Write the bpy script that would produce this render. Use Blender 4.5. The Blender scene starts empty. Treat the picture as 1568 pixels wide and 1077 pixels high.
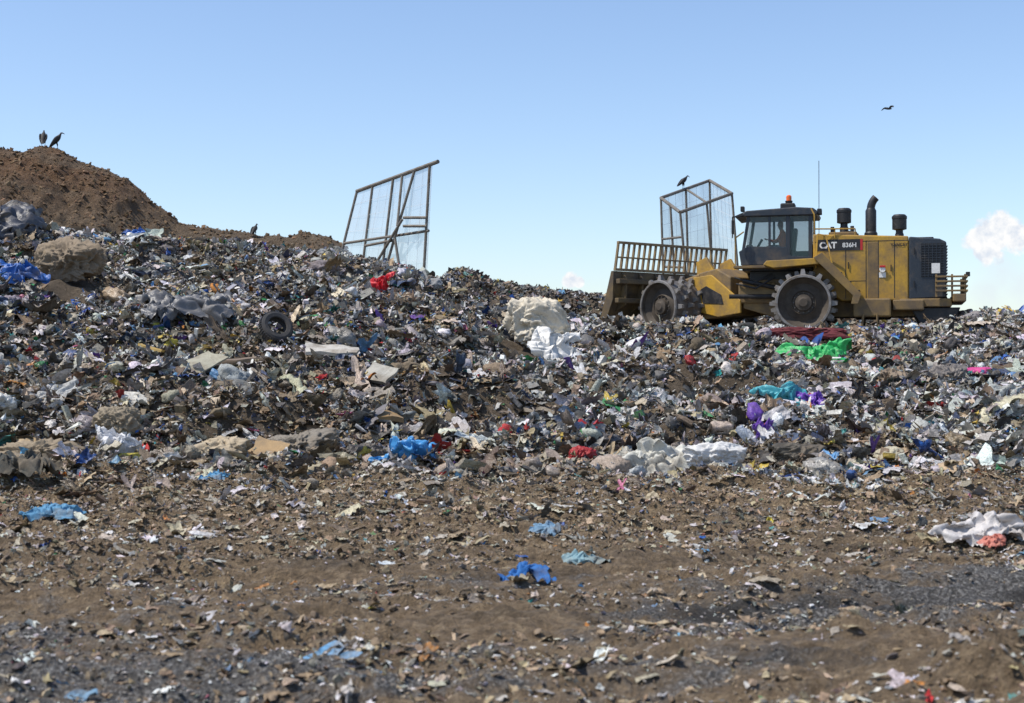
import bpy, bmesh, math, random
import numpy as np
from mathutils import Vector, Matrix, noise as mnoise

rng = np.random.default_rng(7)
random.seed(7)
scene = bpy.context.scene
scene.view_settings.view_transform = 'Standard'
scene.view_settings.look = 'None'
scene.view_settings.exposure = 0

# ------------------------------------------------------------------ noise
def _hash(ix, iy, seed):
    h = (ix.astype(np.int64) * 374761393 + iy.astype(np.int64) * 668265263 + seed * 974634777) & 0xffffffff
    h = ((h ^ (h >> 13)) * 1274126177) & 0xffffffff
    h = (h ^ (h >> 16)) & 0xffffffff
    return h / 4294967295.0
def vnoise(x, y, seed=0):
    x = np.asarray(x, float); y = np.asarray(y, float)
    ix = np.floor(x); iy = np.floor(y)
    fx = x - ix; fy = y - iy
    fx = fx*fx*(3-2*fx); fy = fy*fy*(3-2*fy)
    a = _hash(ix, iy, seed); b = _hash(ix+1, iy, seed)
    c = _hash(ix, iy+1, seed); d = _hash(ix+1, iy+1, seed)
    return (a*(1-fx)+b*fx)*(1-fy)+(c*(1-fx)+d*fx)*fy - 0.5
def fbm(x, y, seed=0, oct=4, gain=0.5):
    s = 0; a = 1.0; f = 1.0
    for i in range(oct):
        s = s + a*vnoise(np.asarray(x)*f+i*17.3, np.asarray(y)*f+i*9.1, seed+i)
        a *= gain; f *= 2.03
    return s
def sstep(a, b, x):
    t = np.clip((x-a)/(b-a), 0, 1)
    return t*t*(3-2*t)

# ------------------------------------------------------------------ terrain
def g_h(x, y):   # haul road / dirt apron
    x = np.asarray(x, float); y = np.asarray(y, float)
    near = sstep(60, 30, y)*sstep(60, 25, np.abs(x))
    z = 0.10*fbm(x*0.35, y*0.7, 11, 3) + 0.12*fbm(x*1.0, y*2.6, 21, 4) + 0.10*fbm(x*4, y*8, 31, 3) + 0.04*fbm(x*14, y*16, 35, 2)
    rut = np.sin((y-0.08*x+0.35*fbm(x*0.3, y*0.3, 71, 2))*4.2)
    z = z + 0.045*rut*(0.6+fbm(x*0.5, y*0.8, 73, 2))
    z = z + 0.32*np.exp(-((x-2.65)/0.9)**2-((y-7.3)/0.55)**2)*(1+0.5*fbm(x*3, y*3, 5, 3))
    z = z + 0.10*np.exp(-((x-1.6)/0.9)**2-((y-8.4)/0.4)**2)
    z = z - 0.10*np.exp(-((y-(10.1+0.1*x))/0.55)**2)*sstep(0.0, 1.5, x)
    z = z + 0.20*sstep(13, 19, y)*(1+1.6*fbm(x*1.2, y*1.5, 77, 3))
    return z*near

HX = [-60,-30,-14.8,-13,-11,-8.4,-5.0,-3.5,-2.5,-1.8,-0.8,1.2,3.1,7.8,11.5,13.2,14.2,15.5,30,60]
HZ = [5.0,6.0,5.66,5.5,5.25,5.2,4.8,4.6,4.25,3.8,3.3,2.95,2.78,2.55,2.6,3.0,3.15,2.8,2.7,2.6]
def foot(x):
    return 19.0 + 1.8*fbm(np.asarray(x)*0.35, np.asarray(x)*0+3, 41, 3) - 0.06*np.maximum(-x-3, 0) - 0.04*np.maximum(x-3, 0)
def m_h(x, y):
    x = np.asarray(x, float); y = np.asarray(y, float)
    yf = foot(x)
    yc = 41.0
    t = (y-yf)/(yc-yf)
    H = np.interp(x, HX, HZ)
    prof = np.where(t < 0, t*1.0, np.where(t < 1, 1-(1-np.clip(t, 0, 1))**1.12, 1.0))
    z = H*prof + 0.15*sstep(0, 0.12, t)*sstep(0.6, 0.1, t)
    env = sstep(-0.05, 0.15, t)*(1-0.78*sstep(0.85, 1.0, t))
    z = z + env*(0.85*fbm(x*0.22, y*0.3, 51, 2) + 0.50*fbm(x*0.8, y*0.9, 61, 3)+0.22*fbm(x*2.4, y*2.4, 66, 2))
    z = z - 0.012*np.maximum(y-46, 0)
    z = z + 2.15*np.exp(-((y-62)/6.5)**2)*sstep(-4.6, -1.6, x)*sstep(7.6, 4.6, x)
    z = z + 0.95*np.exp(-((y-52.5)/2.3)**2)*sstep(4.0, 6.5, x)*sstep(17.5, 13.5, x)
    pad = np.exp(-((x-8.3)/4.5)**4-((y-45.0)/3.6)**4)
    z = z*(1-pad) + pad*2.80
    z = z*sstep(90, 74, y) - 0.6*sstep(74, 92, y)
    return z
def top_h(x, y):
    return np.maximum(g_h(x, y), m_h(x, y))
def H1(x, y):
    return float(top_h(np.array([x]), np.array([y]))[0])

RX = [-90,-60,-45,-30,-25.2,-24.3,-23.3,-22.3,-21.0,-18.9,-17.65,-16.4,-14.3,-12.3,-11.1,-10.3,-9.1,-8.2,-7.2,-5,-2]
RZ = [2,8,11,12.2,12.5,12.2,12.55,12.4,11.6,10.9,9.7,8.7,8.5,8.2,8.1,8.35,8.05,7.5,6.6,4.0,0]
def hill_h(x, y):
    x = np.asarray(x, float); y = np.asarray(y, float)
    xs = x + 0.02*(y-70)+0.25*fbm(x*0.9, y*0.9, 191, 3)
    r = np.interp(xs, RX, RZ)
    d = np.sqrt((y-70)**2+0.15)-0.38
    k = np.clip(d/4, 0.10, 1)
    z = r - 0.60*d + 1.3*fbm(x*0.3, y*0.10, 91, 3)*k + (0.5*fbm(x*1.3, y*0.5, 95, 4)+0.22*fbm(x*3, y*2.5, 96, 3))*np.clip(d/2, 0.25, 1)
    z = z - 0.5*np.abs(fbm(x*0.8, y*0.12, 93, 2))*k
    z2 = np.interp(x, [-60,-40,-30,-22,-18,-14,-9], [6,8,8.2,7.6,6.6,5.5,2]) - 0.55*np.sqrt((y-62)**2+1) + 0.9*fbm(x*0.4, y*0.4, 97, 5)
    return np.maximum(z, z2)

def grid_mesh(name, xs, ys, hf, mat, smooth=True, attr=None):
    X, Y = np.meshgrid(xs, ys)
    Z = hf(X, Y)
    nx, ny = len(xs), len(ys)
    co = np.stack([X, Y, Z], -1).reshape(-1, 3)
    i = np.arange(nx*ny).reshape(ny, nx)
    f = np.stack([i[:-1, :-1], i[:-1, 1:], i[1:, 1:], i[1:, :-1]], -1).reshape(-1, 4)
    me = bpy.data.meshes.new(name)
    me.vertices.add(len(co)); me.vertices.foreach_set('co', co.astype(np.float32).ravel())
    me.loops.add(f.size); me.loops.foreach_set('vertex_index', f.astype(np.int32).ravel())
    me.polygons.add(len(f)); me.polygons.foreach_set('loop_start', np.arange(0, f.size, 4, dtype=np.int32))
    me.update(calc_edges=True)
    if attr is not None:
        A = me.attributes.new('Col', 'FLOAT_COLOR', 'POINT')
        c = attr(X, Y).reshape(-1, 4).astype(np.float32)
        A.data.foreach_set('color', c.ravel())
    if smooth: me.shade_smooth()
    else: me.shade_flat()
    me.materials.append(mat)
    o = bpy.data.objects.new(name, me); scene.collection.objects.link(o)
    return o

# ------------------------------------------------------------------ materials
def newmat(name):
    m = bpy.data.materials.new(name); m.use_nodes = True
    nt = m.node_tree
    b = nt.nodes['Principled BSDF']
    return m, nt, b
def L(nt, a, b): nt.links.new(a, b)
def noise_node(nt, scale, detail=6, rough=0.6, vec=None):
    n = nt.nodes.new('ShaderNodeTexNoise'); n.inputs['Scale'].default_value = scale
    n.inputs['Detail'].default_value = detail; n.inputs['Roughness'].default_value = rough
    if vec is not None: L(nt, vec, n.inputs['Vector'])
    return n
def objvec(nt, scale=(1, 1, 1)):
    tc = nt.nodes.new('ShaderNodeTexCoord'); mp = nt.nodes.new('ShaderNodeMapping')
    mp.inputs['Scale'].default_value = scale
    L(nt, tc.outputs['Object'], mp.inputs['Vector']); return mp.outputs['Vector']
def ramp(nt, fac, stops):
    r = nt.nodes.new('ShaderNodeValToRGB')
    els = r.color_ramp.elements
    while len(els) < len(stops): els.new(0.5)
    for e, (p, c) in zip(els, stops):
        e.position = p; e.color = (*c, 1) if len(c) == 3 else c
    L(nt, fac, r.inputs['Fac']); return r
def mix(nt, fac, a, b, mode='MIX'):
    n = nt.nodes.new('ShaderNodeMix'); n.data_type = 'RGBA'; n.blend_type = mode
    for v, idx in ((fac, 0), (a, 6), (b, 7)):
        if isinstance(v, (int, float)): n.inputs[idx].default_value = v
        elif isinstance(v, tuple): n.inputs[idx].default_value = (*v, 1) if len(v) == 3 else v
        else: L(nt, v, n.inputs[idx])
    return n.outputs[2]
def bump(nt, b, h, strength, dist):
    n = nt.nodes.new('ShaderNodeBump'); n.inputs['Strength'].default_value = strength
    n.inputs['Distance'].default_value = dist
    L(nt, h, n.inputs['Height']); L(nt, n.outputs['Normal'], b.inputs['Normal'])

def grime(name, col, dirt=(0.13, 0.09, 0.055), amt=0.5, rough=0.5, metal=0.0, scale=2.2, bmp=0.15):
    m, nt, b = newmat(name)
    v = objvec(nt)
    n1 = noise_node(nt, scale, 8, 0.68, v); n2 = noise_node(nt, scale*9, 4, 0.6, v)
    r = ramp(nt, n1.outputs['Fac'], [(0.62-amt*0.45, (0, 0, 0)), (0.80-amt*0.2, (1, 1, 1))])
    c0 = mix(nt, n2.outputs['Fac'], tuple(x*0.72 for x in col), tuple(min(1, x*1.15) for x in col))
    c = mix(nt, r.outputs['Color'], c0, dirt)
    L(nt, c, b.inputs['Base Color'])
    b.inputs['Metallic'].default_value = metal
    rr = nt.nodes.new('ShaderNodeMapRange'); L(nt, n1.outputs['Fac'], rr.inputs[0])
    rr.inputs[3].default_value = max(0.1, rough-0.15); rr.inputs[4].default_value = min(1, rough+0.3)
    L(nt, rr.outputs[0], b.inputs['Roughness'])
    bump(nt, b, n2.outputs['Fac'], bmp, 0.02)
    return m

def debris_mat(name, stain=(0.15, 0.115, 0.075), amt=0.5):
    m, nt, b = newmat(name)
    at = nt.nodes.new('ShaderNodeAttribute'); at.attribute_name = 'Col'
    v = objvec(nt)
    n1 = noise_node(nt, 5.0, 4, 0.7, v); n2 = noise_node(nt, 34.0, 3, 0.6, v)
    r = ramp(nt, n1.outputs['Fac'], [(0.42, (0, 0, 0)), (0.72, (amt, amt, amt))])
    r2 = ramp(nt, n2.outputs['Fac'], [(0.3, (0.5, 0.5, 0.5)), (0.6, (1, 1, 1))])
    c = mix(nt, r.outputs['Color'], at.outputs['Color'], stain)
    c = mix(nt, 1.0, c, r2.outputs['Color'], 'MULTIPLY')
    L(nt, c, b.inputs['Base Color']); L(nt, at.outputs['Alpha'], b.inputs['Roughness'])
    bump(nt, b, n2.outputs['Fac'], 0.5, 0.03)
    return m
MAT_DEBRIS = debris_mat('mixed_refuse')
MAT_CHIPS = debris_mat('soiled_scraps', (0.26, 0.19, 0.115), 0.7)

def mound_material():
    m, nt, b = newmat('refuse_matrix')
    v = objvec(nt)
    n1 = noise_node(nt, 9, 8, 0.75, v); n2 = noise_node(nt, 1.1, 4, 0.6, v)
    r = ramp(nt, n1.outputs['Fac'], [(0.3, (0.03, 0.025, 0.018)), (0.5, (0.09, 0.07, 0.048)), (0.62, (0.18, 0.14, 0.10)), (0.78, (0.34, 0.30, 0.25))])
    c = mix(nt, n2.outputs['Fac'], r.outputs['Color'], (0.12, 0.085, 0.052))
    L(nt, c, b.inputs['Base Color']); b.inputs['Roughness'].default_value = 0.9
    bump(nt, b, n1.outputs['Fac'], 1.0, 0.12)
    return m
def ground_material():
    m, nt, b = newmat('tracked_dirt')
    at = nt.nodes.new('ShaderNodeAttribute'); at.attribute_name = 'Col'
    v = objvec(nt, (1, 1.6, 1)); v1 = objvec(nt)
    n1 = noise_node(nt, 2.2, 9, 0.72, v); n2 = noise_node(nt, 38, 5, 0.7, v1); n3 = noise_node(nt, 9, 8, 0.75, v)
    dirt = ramp(nt, n3.outputs['Fac'], [(0.30, (0.08, 0.055, 0.031)), (0.5, (0.25, 0.175, 0.10)), (0.68, (0.46, 0.345, 0.215))])
    grav = ramp(nt, n2.outputs['Fac'], [(0.32, (0.03, 0.029, 0.028)), (0.5, (0.14, 0.13, 0.118)), (0.66, (0.50, 0.48, 0.445))])
    sep = nt.nodes.new('ShaderNodeSeparateColor'); L(nt, at.outputs['Color'], sep.inputs[0])
    ad = nt.nodes.new('ShaderNodeMath'); ad.operation = 'ADD'
    L(nt, sep.outputs[0], ad.inputs[0]); L(nt, n1.outputs['Fac'], ad.inputs[1])
    gr = ramp(nt, ad.outputs[0], [(0.70, (0, 0, 0)), (0.88, (1, 1, 1))])
    c = mix(nt, gr.outputs['Color'], dirt.outputs['Color'], grav.outputs['Color'])
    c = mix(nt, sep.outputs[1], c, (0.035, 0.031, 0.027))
    L(nt, c, b.inputs['Base Color']); b.inputs['Roughness'].default_value = 0.92
    mx = nt.nodes.new('ShaderNodeMath'); mx.operation = 'ADD'
    L(nt, n3.outputs['Fac'], mx.inputs[0]); L(nt, n2.outputs['Fac'], mx.inputs[1])
    bump(nt, b, mx.outputs[0], 1.0, 0.08)
    return m
def hill_material():
    m, nt, b = newmat('excavated_soil')
    v = objvec(nt); v2 = objvec(nt, (1, 1, 2.5))
    n1 = noise_node(nt, 0.25, 5, 0.65, v2); n2 = noise_node(nt, 2.2, 9, 0.78, v); n3 = noise_node(nt, 9, 5, 0.7, v)
    a = ramp(nt, n2.outputs['Fac'], [(0.3, (0.06, 0.030, 0.013)), (0.5, (0.155, 0.080, 0.034)), (0.7, (0.25, 0.145, 0.07))])
    g = ramp(nt, n2.outputs['Fac'], [(0.3, (0.065, 0.05, 0.032)), (0.5, (0.17, 0.125, 0.078)), (0.7, (0.31, 0.245, 0.17))])
    r = ramp(nt, n1.outputs['Fac'], [(0.48, (0, 0, 0)), (0.60, (1, 1, 1))])
    sx = nt.nodes.new('ShaderNodeSeparateXYZ'); L(nt, v, sx.inputs[0])
    mr = nt.nodes.new('ShaderNodeMapRange'); L(nt, sx.outputs[2], mr.inputs[0])
    mr.inputs[1].default_value = 10.8; mr.inputs[2].default_value = 8.0
    mr.inputs[3].default_value = 0.0; mr.inputs[4].default_value = 0.85
    f = nt.nodes.new('ShaderNodeMath'); f.operation = 'MAXIMUM'
    f2 = nt.nodes.new('ShaderNodeMath'); f2.operation = 'MULTIPLY'; f2.inputs[1].default_value = 0.6
    L(nt, r.outputs['Color'], f2.inputs[0]); L(nt, f2.outputs[0], f.inputs[0]); L(nt, mr.outputs[0], f.inputs[1])
    c = mix(nt, f.outputs[0], a.outputs['Color'], g.outputs['Color'])
    L(nt, c, b.inputs['Base Color']); b.inputs['Roughness'].default_value = 0.95
    ad = nt.nodes.new('ShaderNodeMath'); ad.operation = 'ADD'
    L(nt, n2.outputs['Fac'], ad.inputs[0]); L(nt, n3.outputs['Fac'], ad.inputs[1])
    bump(nt, b, ad.outputs[0], 1.0, 0.3)
    return m

def graded(a, b, fine, mx, n):
    core = np.arange(a, b+1e-6, fine)
    out = b + (mx-b)*np.linspace(0, 1, n)[1:]**3
    return core, out
xc, xo = graded(-9, 9, 0.045, 1500, 40)
xs = np.concatenate([-xo[::-1], xc, xo])
yc_, yo = graded(4.8, 21, 0.04, 2500, 60)
ys = np.concatenate([[-300, -60, -20, -8, -2, 1, 3, 4], yc_, yo])
def gattr(X, Y):
    gravel = 0.34*sstep(10.6, 8.0, Y)*sstep(3.5, 0.5, X) + 0.18*np.exp(-((Y-10.8)/1.0)**2) + 0.38*fbm(X*0.5, Y*1.3, 101, 3) \
        + 0.4*np.exp(-((Y-(9.9+0.12*X))/0.9)**2)*sstep(-0.5, 1.2, X) - 0.25*np.exp(-((Y-9.8)/0.5)**2-((X-0.2)/1.3)**2)
    dark_amt = 0.95*np.exp(-((Y-(10.1+0.1*X+0.25*fbm(X*0.8, Y*0, 7, 3)))/0.40)**2)*sstep(0.2, 1.4, X)*(0.8+fbm(X*2, Y*3, 8, 3))  # dark streak across the right of the apron, mixed into the ground colour
    dark_amt = dark_amt + 0.35*np.exp(-((Y-(12.4-0.15*X))/0.3)**2)*(0.5+fbm(X*1.2, Y*3, 18, 3))
    dark_amt = dark_amt + 0.40*sstep(0.15, 0.5, fbm(X*0.6, Y*1.8, 28, 4))  # scattered darker patches
    return np.stack([np.clip(gravel, 0, 1), np.clip(dark_amt, 0, 0.9), X*0, X*0+1], -1)
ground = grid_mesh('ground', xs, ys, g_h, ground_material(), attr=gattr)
mound = grid_mesh('trash_mound', np.concatenate([np.arange(-60, -24, 1.0), np.arange(-24, 24, 0.12), np.arange(24, 61, 1.0)]),
                  np.concatenate([np.arange(15, 47, 0.12), np.arange(47, 95, 0.5)]), m_h, mound_material())
hill = grid_mesh('dirt_hill', np.concatenate([np.arange(-90, -34, 1.0), np.arange(-34, -2, 0.11)]),
                 np.arange(48, 95, 0.15), hill_h, hill_material())

# ------------------------------------------------------------------ debris
def tpl_sheet(n, amp, seed):
    r = np.random.default_rng(seed)
    u = np.linspace(-0.5, 0.5, n); X, Y = np.meshgrid(u, u)
    Z = r.normal(0, amp, (n, n))
    X = X + r.normal(0, 0.26/n, (n, n)); Y = Y + r.normal(0, 0.26/n, (n, n))
    k = r.uniform(0.35, 1.0, (n, n)); edge = np.zeros((n, n), bool); edge[0] = edge[-1] = True; edge[:, 0] = edge[:, -1] = True
    X = np.where(edge, X*k**0.6, X); Y = np.where(edge, Y*k**0.6, Y)
    V = np.stack([X, Y, Z], -1).reshape(-1, 3)
    i = np.arange(n*n).reshape(n, n)
    q = np.stack([i[:-1, :-1], i[:-1, 1:], i[1:, 1:], i[1:, :-1]], -1).reshape(-1, 4)
    F = np.concatenate([q[:, [0, 1, 2]], q[:, [0, 2, 3]]])
    return V, F
def tpl_film(n, seed, amp=0.12):
    r = np.random.default_rng(seed)
    u = np.linspace(-0.5, 0.5, n); X, Y = np.meshgrid(u, u)
    Z = np.zeros_like(X); X0, Y0 = X.copy(), Y.copy()
    for k in range(4):
        a = r.uniform(0, np.pi); f = r.uniform(5, 16); ph = r.uniform(0, 6)
        s = np.abs(np.sin((X0*np.cos(a)+Y0*np.sin(a)+0.25*vnoise(X0*3+seed, Y0*3, seed+k))*f+ph))
        Z += amp*(1.0/(1+0.35*k))*(s-0.6)
        X += 0.04*np.cos(a)*s; Y += 0.04*np.sin(a)*s
    Z += r.uniform(-0.6, 0.8)*(X0**2+Y0**2*r.uniform(0, 1))
    th = np.arctan2(Y0, X0); R = np.ones_like(X)
    for k in range(2, 6): R += r.normal(0, 0.16)*np.cos(k*th+r.uniform(0, 6))
    rad = np.sqrt(X0**2+Y0**2)*2
    X = X*(1+(R-1)*np.clip(rad, 0, 1)); Y = Y*(1+(R-1)*np.clip(rad, 0, 1))*r.uniform(.6, 1)
    V = np.stack([X, Y, Z], -1).reshape(-1, 3)
    i = np.arange(n*n).reshape(n, n)
    q = np.stack([i[:-1, :-1], i[:-1, 1:], i[1:, 1:], i[1:, :-1]], -1).reshape(-1, 4)
    return V, np.concatenate([q[:, [0, 1, 2]], q[:, [0, 2, 3]]])
def bagco(v, off, amp):
    p = v*2.2+off
    w = Vector((mnoise.noise(p), mnoise.noise(p+Vector((9, 0, 0))), mnoise.noise(p+Vector((0, 9, 0)))))*0.45
    q = p+w
    # creases run as folds: stretched noise so ridges are long
    qs = Vector((q.x*1.3, q.y*1.3, q.z*0.55))
    f = 1.0+0.40*mnoise.noise(p*0.6)+0.20*mnoise.noise(q*1.3) - amp*(0.34*abs(mnoise.noise(qs*2.0))+0.20*abs(mnoise.noise(qs*4.2))+0.07*abs(mnoise.noise(q*9)))
    m = max(abs(v.x), abs(v.y), abs(v.z))/max(v.length, 1e-6)
    return v*f*(1+0.45*(0.8-m))
def tpl_blob(sub, amp, seed, flat=0.6):
    bm = bmesh.new(); bmesh.ops.create_icosphere(bm, subdivisions=sub, radius=0.5)
    V = np.array([v.co[:] for v in bm.verts]); F = np.array([[v.index for v in f.verts] for f in bm.faces])
    bm.free()
    r = np.random.default_rng(seed)
    if sub <= 2:
        V = V*(1+r.normal(0, amp, (len(V), 1))) + r.normal(0, amp*0.15, V.shape)
    else:
        off = Vector(r.uniform(0, 50, 3))
        for i in range(len(V)):
            V[i] = bagco(Vector(V[i]), off, amp)
    V[:, 2] *= flat
    return V, F
def tpl_box(sx, sy, sz):
    V = np.array([[x*sx, y*sy, z*sz] for x in (-.5, .5) for y in (-.5, .5) for z in (-.5, .5)])
    q = np.array([[0, 1, 3, 2], [4, 6, 7, 5], [0, 4, 5, 1], [2, 3, 7, 6], [0, 2, 6, 4], [1, 5, 7, 3]])
    return V, np.concatenate([q[:, [0, 1, 2]], q[:, [0, 2, 3]]])
def tpl_strip(n, w, seed):
    r = np.random.default_rng(seed)
    ang = np.cumsum(r.normal(0, 0.5, n)); p = np.cumsum(np.stack([np.cos(ang), np.sin(ang)*0.5, r.normal(0, 0.4, n)], -1), 0)/n
    p -= p.mean(0)
    a = p.copy(); b = p.copy(); tw = r.uniform(0, 3)+np.cumsum(r.normal(0, .4, n))
    a[:, 1] += w*np.cos(tw); a[:, 2] += w*np.sin(tw); b[:, 1] -= w*np.cos(tw); b[:, 2] -= w*np.sin(tw)
    V = np.concatenate([a, b]); i = np.arange(n-1)
    F = np.concatenate([np.stack([i, i+1, i+1+n], -1), np.stack([i, i+1+n, i+n], -1)])
    return V, F
def tpl_bottle(seg=7):
    prof = [(0.0, -0.5), (0.16, -0.5), (0.17, 0.0), (0.15, 0.25), (0.05, 0.38), (0.05, 0.48), (0, 0.48)]
    V = []; F = []
    for r_, z in prof:
        for s in range(seg):
            a = 2*math.pi*s/seg; V.append((z, r_*math.cos(a), r_*math.sin(a)))
    for j in range(len(prof)-1):
        for s in range(seg):
            a = j*seg+s; b = j*seg+(s+1) % seg; c = a+seg; d = b+seg
            F += [(a, b, d), (a, d, c)]
    return np.array(V), np.array(F)
T_SHEET = [tpl_sheet(4, 0.14, i) for i in range(14)]
T_SHEETF = [tpl_sheet(4, 0.045, 50+i) for i in range(8)]
T_FILM = [tpl_film(8, 600+i) for i in range(24)]
T_BIGFILM = [tpl_film(20, 700+i, 0.09) for i in range(16)]
T_BOX = [tpl_box(1, .7, .06), tpl_box(1, .6, .5), tpl_box(1, .12, .05), tpl_box(1, .35, .08), tpl_box(1.2, .07, .07)]
T_STRIP = [tpl_strip(6, 0.035, 100+i) for i in range(10)]+[tpl_strip(5, 0.10, 130+i) for i in range(4)]
T_BOT = [tpl_bottle()]
T_BAG = [tpl_blob(3, 1.1, 420+i) for i in range(14)]
T_BIGBLOB = [tpl_blob(4, 1.1, 400+i) for i in range(10)]
T_CHIP = [tpl_blob(1, 0.28, 200+i, .45) for i in range(10)]

def rotmats(N, tilt, normal_xy):
    yaw = rng.uniform(0, 2*np.pi, N)
    ax = rng.uniform(0, 2*np.pi, N); t = tilt
    c, s = np.cos(yaw), np.sin(yaw)
    Rz = np.zeros((N, 3, 3)); Rz[:, 0, 0] = c; Rz[:, 0, 1] = -s; Rz[:, 1, 0] = s; Rz[:, 1, 1] = c; Rz[:, 2, 2] = 1
    kx, ky = np.cos(ax), np.sin(ax); ct, st = np.cos(t), np.sin(t)
    R = np.zeros((N, 3, 3))
    R[:, 0, 0] = ct+kx*kx*(1-ct); R[:, 0, 1] = kx*ky*(1-ct); R[:, 0, 2] = ky*st
    R[:, 1, 0] = kx*ky*(1-ct); R[:, 1, 1] = ct+ky*ky*(1-ct); R[:, 1, 2] = -kx*st
    R[:, 2, 0] = -ky*st; R[:, 2, 1] = kx*st; R[:, 2, 2] = ct
    return np.einsum('nij,njk->nik', R, Rz)
def build(name, pos, size, col, rough, groups, probs, tilt, mat, asp=(0.5, 1.0), smooth=False):
    N = len(pos)
    R = rotmats(N, tilt, None)
    g = rng.choice(len(groups), N, p=np.array(probs)/sum(probs))
    sc = np.stack([size, size*rng.uniform(asp[0], asp[1], N), size*rng.uniform(0.5, 1.2, N)], -1)
    VV, FF, CC = [], [], []; off = 0
    rgba = np.concatenate([col, rough[:, None]], 1)
    for gi, tl in enumerate(groups):
        idx = np.nonzero(g == gi)[0]
        sub = rng.integers(0, len(tl), len(idx))
        for k, (V, F) in enumerate(tl):
            id2 = idx[sub == k]
            if len(id2) == 0: continue
            n = len(id2); nv = len(V)
            W = V[None]*np.ones((n, 1, 1))
            if nv < 60: W = W + rng.normal(0, 0.03, (n, nv, 3))
            W = W*sc[id2][:, None, :]
            W = np.einsum('nij,nvj->nvi', R[id2], W)+pos[id2][:, None, :]
            VV.append(W.reshape(-1, 3).astype(np.float32))
            Fk = (F[None]+(off+np.arange(n)*nv)[:, None, None]).reshape(-1, 3)
            FF.append(Fk.astype(np.int32)); off += n*nv
            CC.append(np.repeat(rgba[id2], nv, 0).astype(np.float32))
    V = np.concatenate(VV); F = np.concatenate(FF); C = np.concatenate(CC)
    me = bpy.data.meshes.new(name)
    me.vertices.add(len(V)); me.vertices.foreach_set('co', V.ravel())
    me.loops.add(F.size); me.loops.foreach_set('vertex_index', F.ravel())
    me.polygons.add(len(F)); me.polygons.foreach_set('loop_start', np.arange(0, F.size, 3, dtype=np.int32))
    me.update(calc_edges=True)
    A = me.attributes.new('Col', 'FLOAT_COLOR', 'POINT'); A.data.foreach_set('color', C.ravel())
    if smooth: me.shade_smooth()
    else: me.shade_flat()
    me.materials.append(mat)
    o = bpy.data.objects.new(name, me); scene.collection.objects.link(o)
    print(name, N, 'pieces', len(F), 'tris')
    return o

PAL = np.array([
 (0.76,0.75,0.73),(0.62,0.61,0.58),(0.43,0.415,0.395),(0.26,0.25,0.24),(0.13,0.125,0.12),(0.04,0.04,0.041),
 (0.46,0.35,0.22),(0.28,0.20,0.12),(0.14,0.10,0.065),(0.56,0.49,0.37),(0.35,0.305,0.24),
 (0.02,0.11,0.42),(0.13,0.33,0.56),(0.03,0.28,0.28),(0.04,0.28,0.09),(0.50,0.025,0.03),(0.62,0.46,0.07),(0.16,0.07,0.36),(0.55,0.14,0.25),(0.56,0.22,0.04),(0.055,0.085,0.16)])
W_TR = np.array([.18,.125,.10,.09,.08,.055, .085,.10,.085,.085,.10, .011,.014,.005,.008,.007,.008,.003,.0025,.004,.032])
W_GR = np.array([.09,.07,.04,.04,.03,.03, .22,.18,.11,.17,.08, .002,.007,.003,.003,.003,.003,.0008,.0008,.005,.003])
def colours(x, y, base, k=1.6, left_dark=True):
    N = len(x); C = len(PAL)
    W = np.tile(base, (N, 1))
    for c in range(C):
        W[:, c] *= np.exp(k*2.2*fbm(x*0.55+c*7, y*0.8, 500+c, 3))
    br = fbm(x*0.5, y*0.7, 600, 3)
    if left_dark:
        lft = sstep(2, -9, x)
        W[:, :2] *= np.exp(1.8*br-0.2*lft)[:, None]; W[:, 3:6] *= np.exp(-1.8*br+0.1*lft)[:, None]
        W[:, 20] *= 1+0.8*lft*sstep(24, 30, y)
        low = sstep(29, 19, y)
        W[:, 6:11] *= (1+1.6*low*sstep(8, -6, x)+1.2*sstep(21.5, 18, y))[:, None]
    W = W/W.sum(1, keepdims=True)
    cs = np.cumsum(W, 1); u = rng.random(N)[:, None]
    ci = np.clip((u > cs).sum(1), 0, C-1)
    col = PAL[ci]*rng.uniform(0.68, 1.15, (N, 1))*(1+rng.normal(0, 0.05, (N, 3)))
    return np.clip(col, 0.01, 0.85), ci
def scatter(n, y0, y1, mx=4.0, pw=1.0):
    y = y0+(y1-y0)*rng.random(int(n*1.6))**pw
    hw = 0.37*y+mx; hm = 0.37*y1+mx
    keep = rng.random(len(y)) < hw/hm
    y = y[keep]; hw = hw[keep]
    x = rng.uniform(-1, 1, len(y))*hw
    return x[:n], y[:n]

def cover(name, n, y0, y1, smin, smax, groups, probs, tiltmax, lift, asp=(0.45, 1.0), smooth=False, pexp=1.4):
    x, y = scatter(n, y0, y1, 3.0)
    edge = y-foot(x)+3.2*fbm(x*0.7, y*0.8, 700, 3)
    k = edge > rng.uniform(-3.6, 0.9, len(x))
    x, y = x[k], y[k]
    pad = np.exp(-((x-8.6)/4.2)**6-((y-44.9)/2.9)**6)
    k = pad < 0.5; x, y = x[k], y[k]
    # leave the hand-placed bulk bag and sack uncovered
    k = (((x-.62)/.95)**2+((y-32.4)/1.0)**2 > 1) & (((x+10.2)/1.0)**2+((y-32.5)/.9)**2 > 1)
    x, y = x[k], y[k]
    u = rng.random(len(x)); size = smin*(smax/smin)**(u**pexp)
    size = size*(0.55+0.45*sstep(17, 20.5, y))
    col, ci = colours(x, y, W_TR)
    rough = np.where(rng.random(len(x)) < 0.35, rng.uniform(0.28, 0.45, len(x)), rng.uniform(0.6, 0.95, len(x)))
    z = top_h(x, y) + size*rng.uniform(-0.1, lift, len(x))
    tilt = rng.random(len(x))**0.8*tiltmax
    return build(name, np.stack([x, y, z], -1), size, col, rough, groups, probs, tilt, MAT_DEBRIS, asp, smooth)
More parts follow.
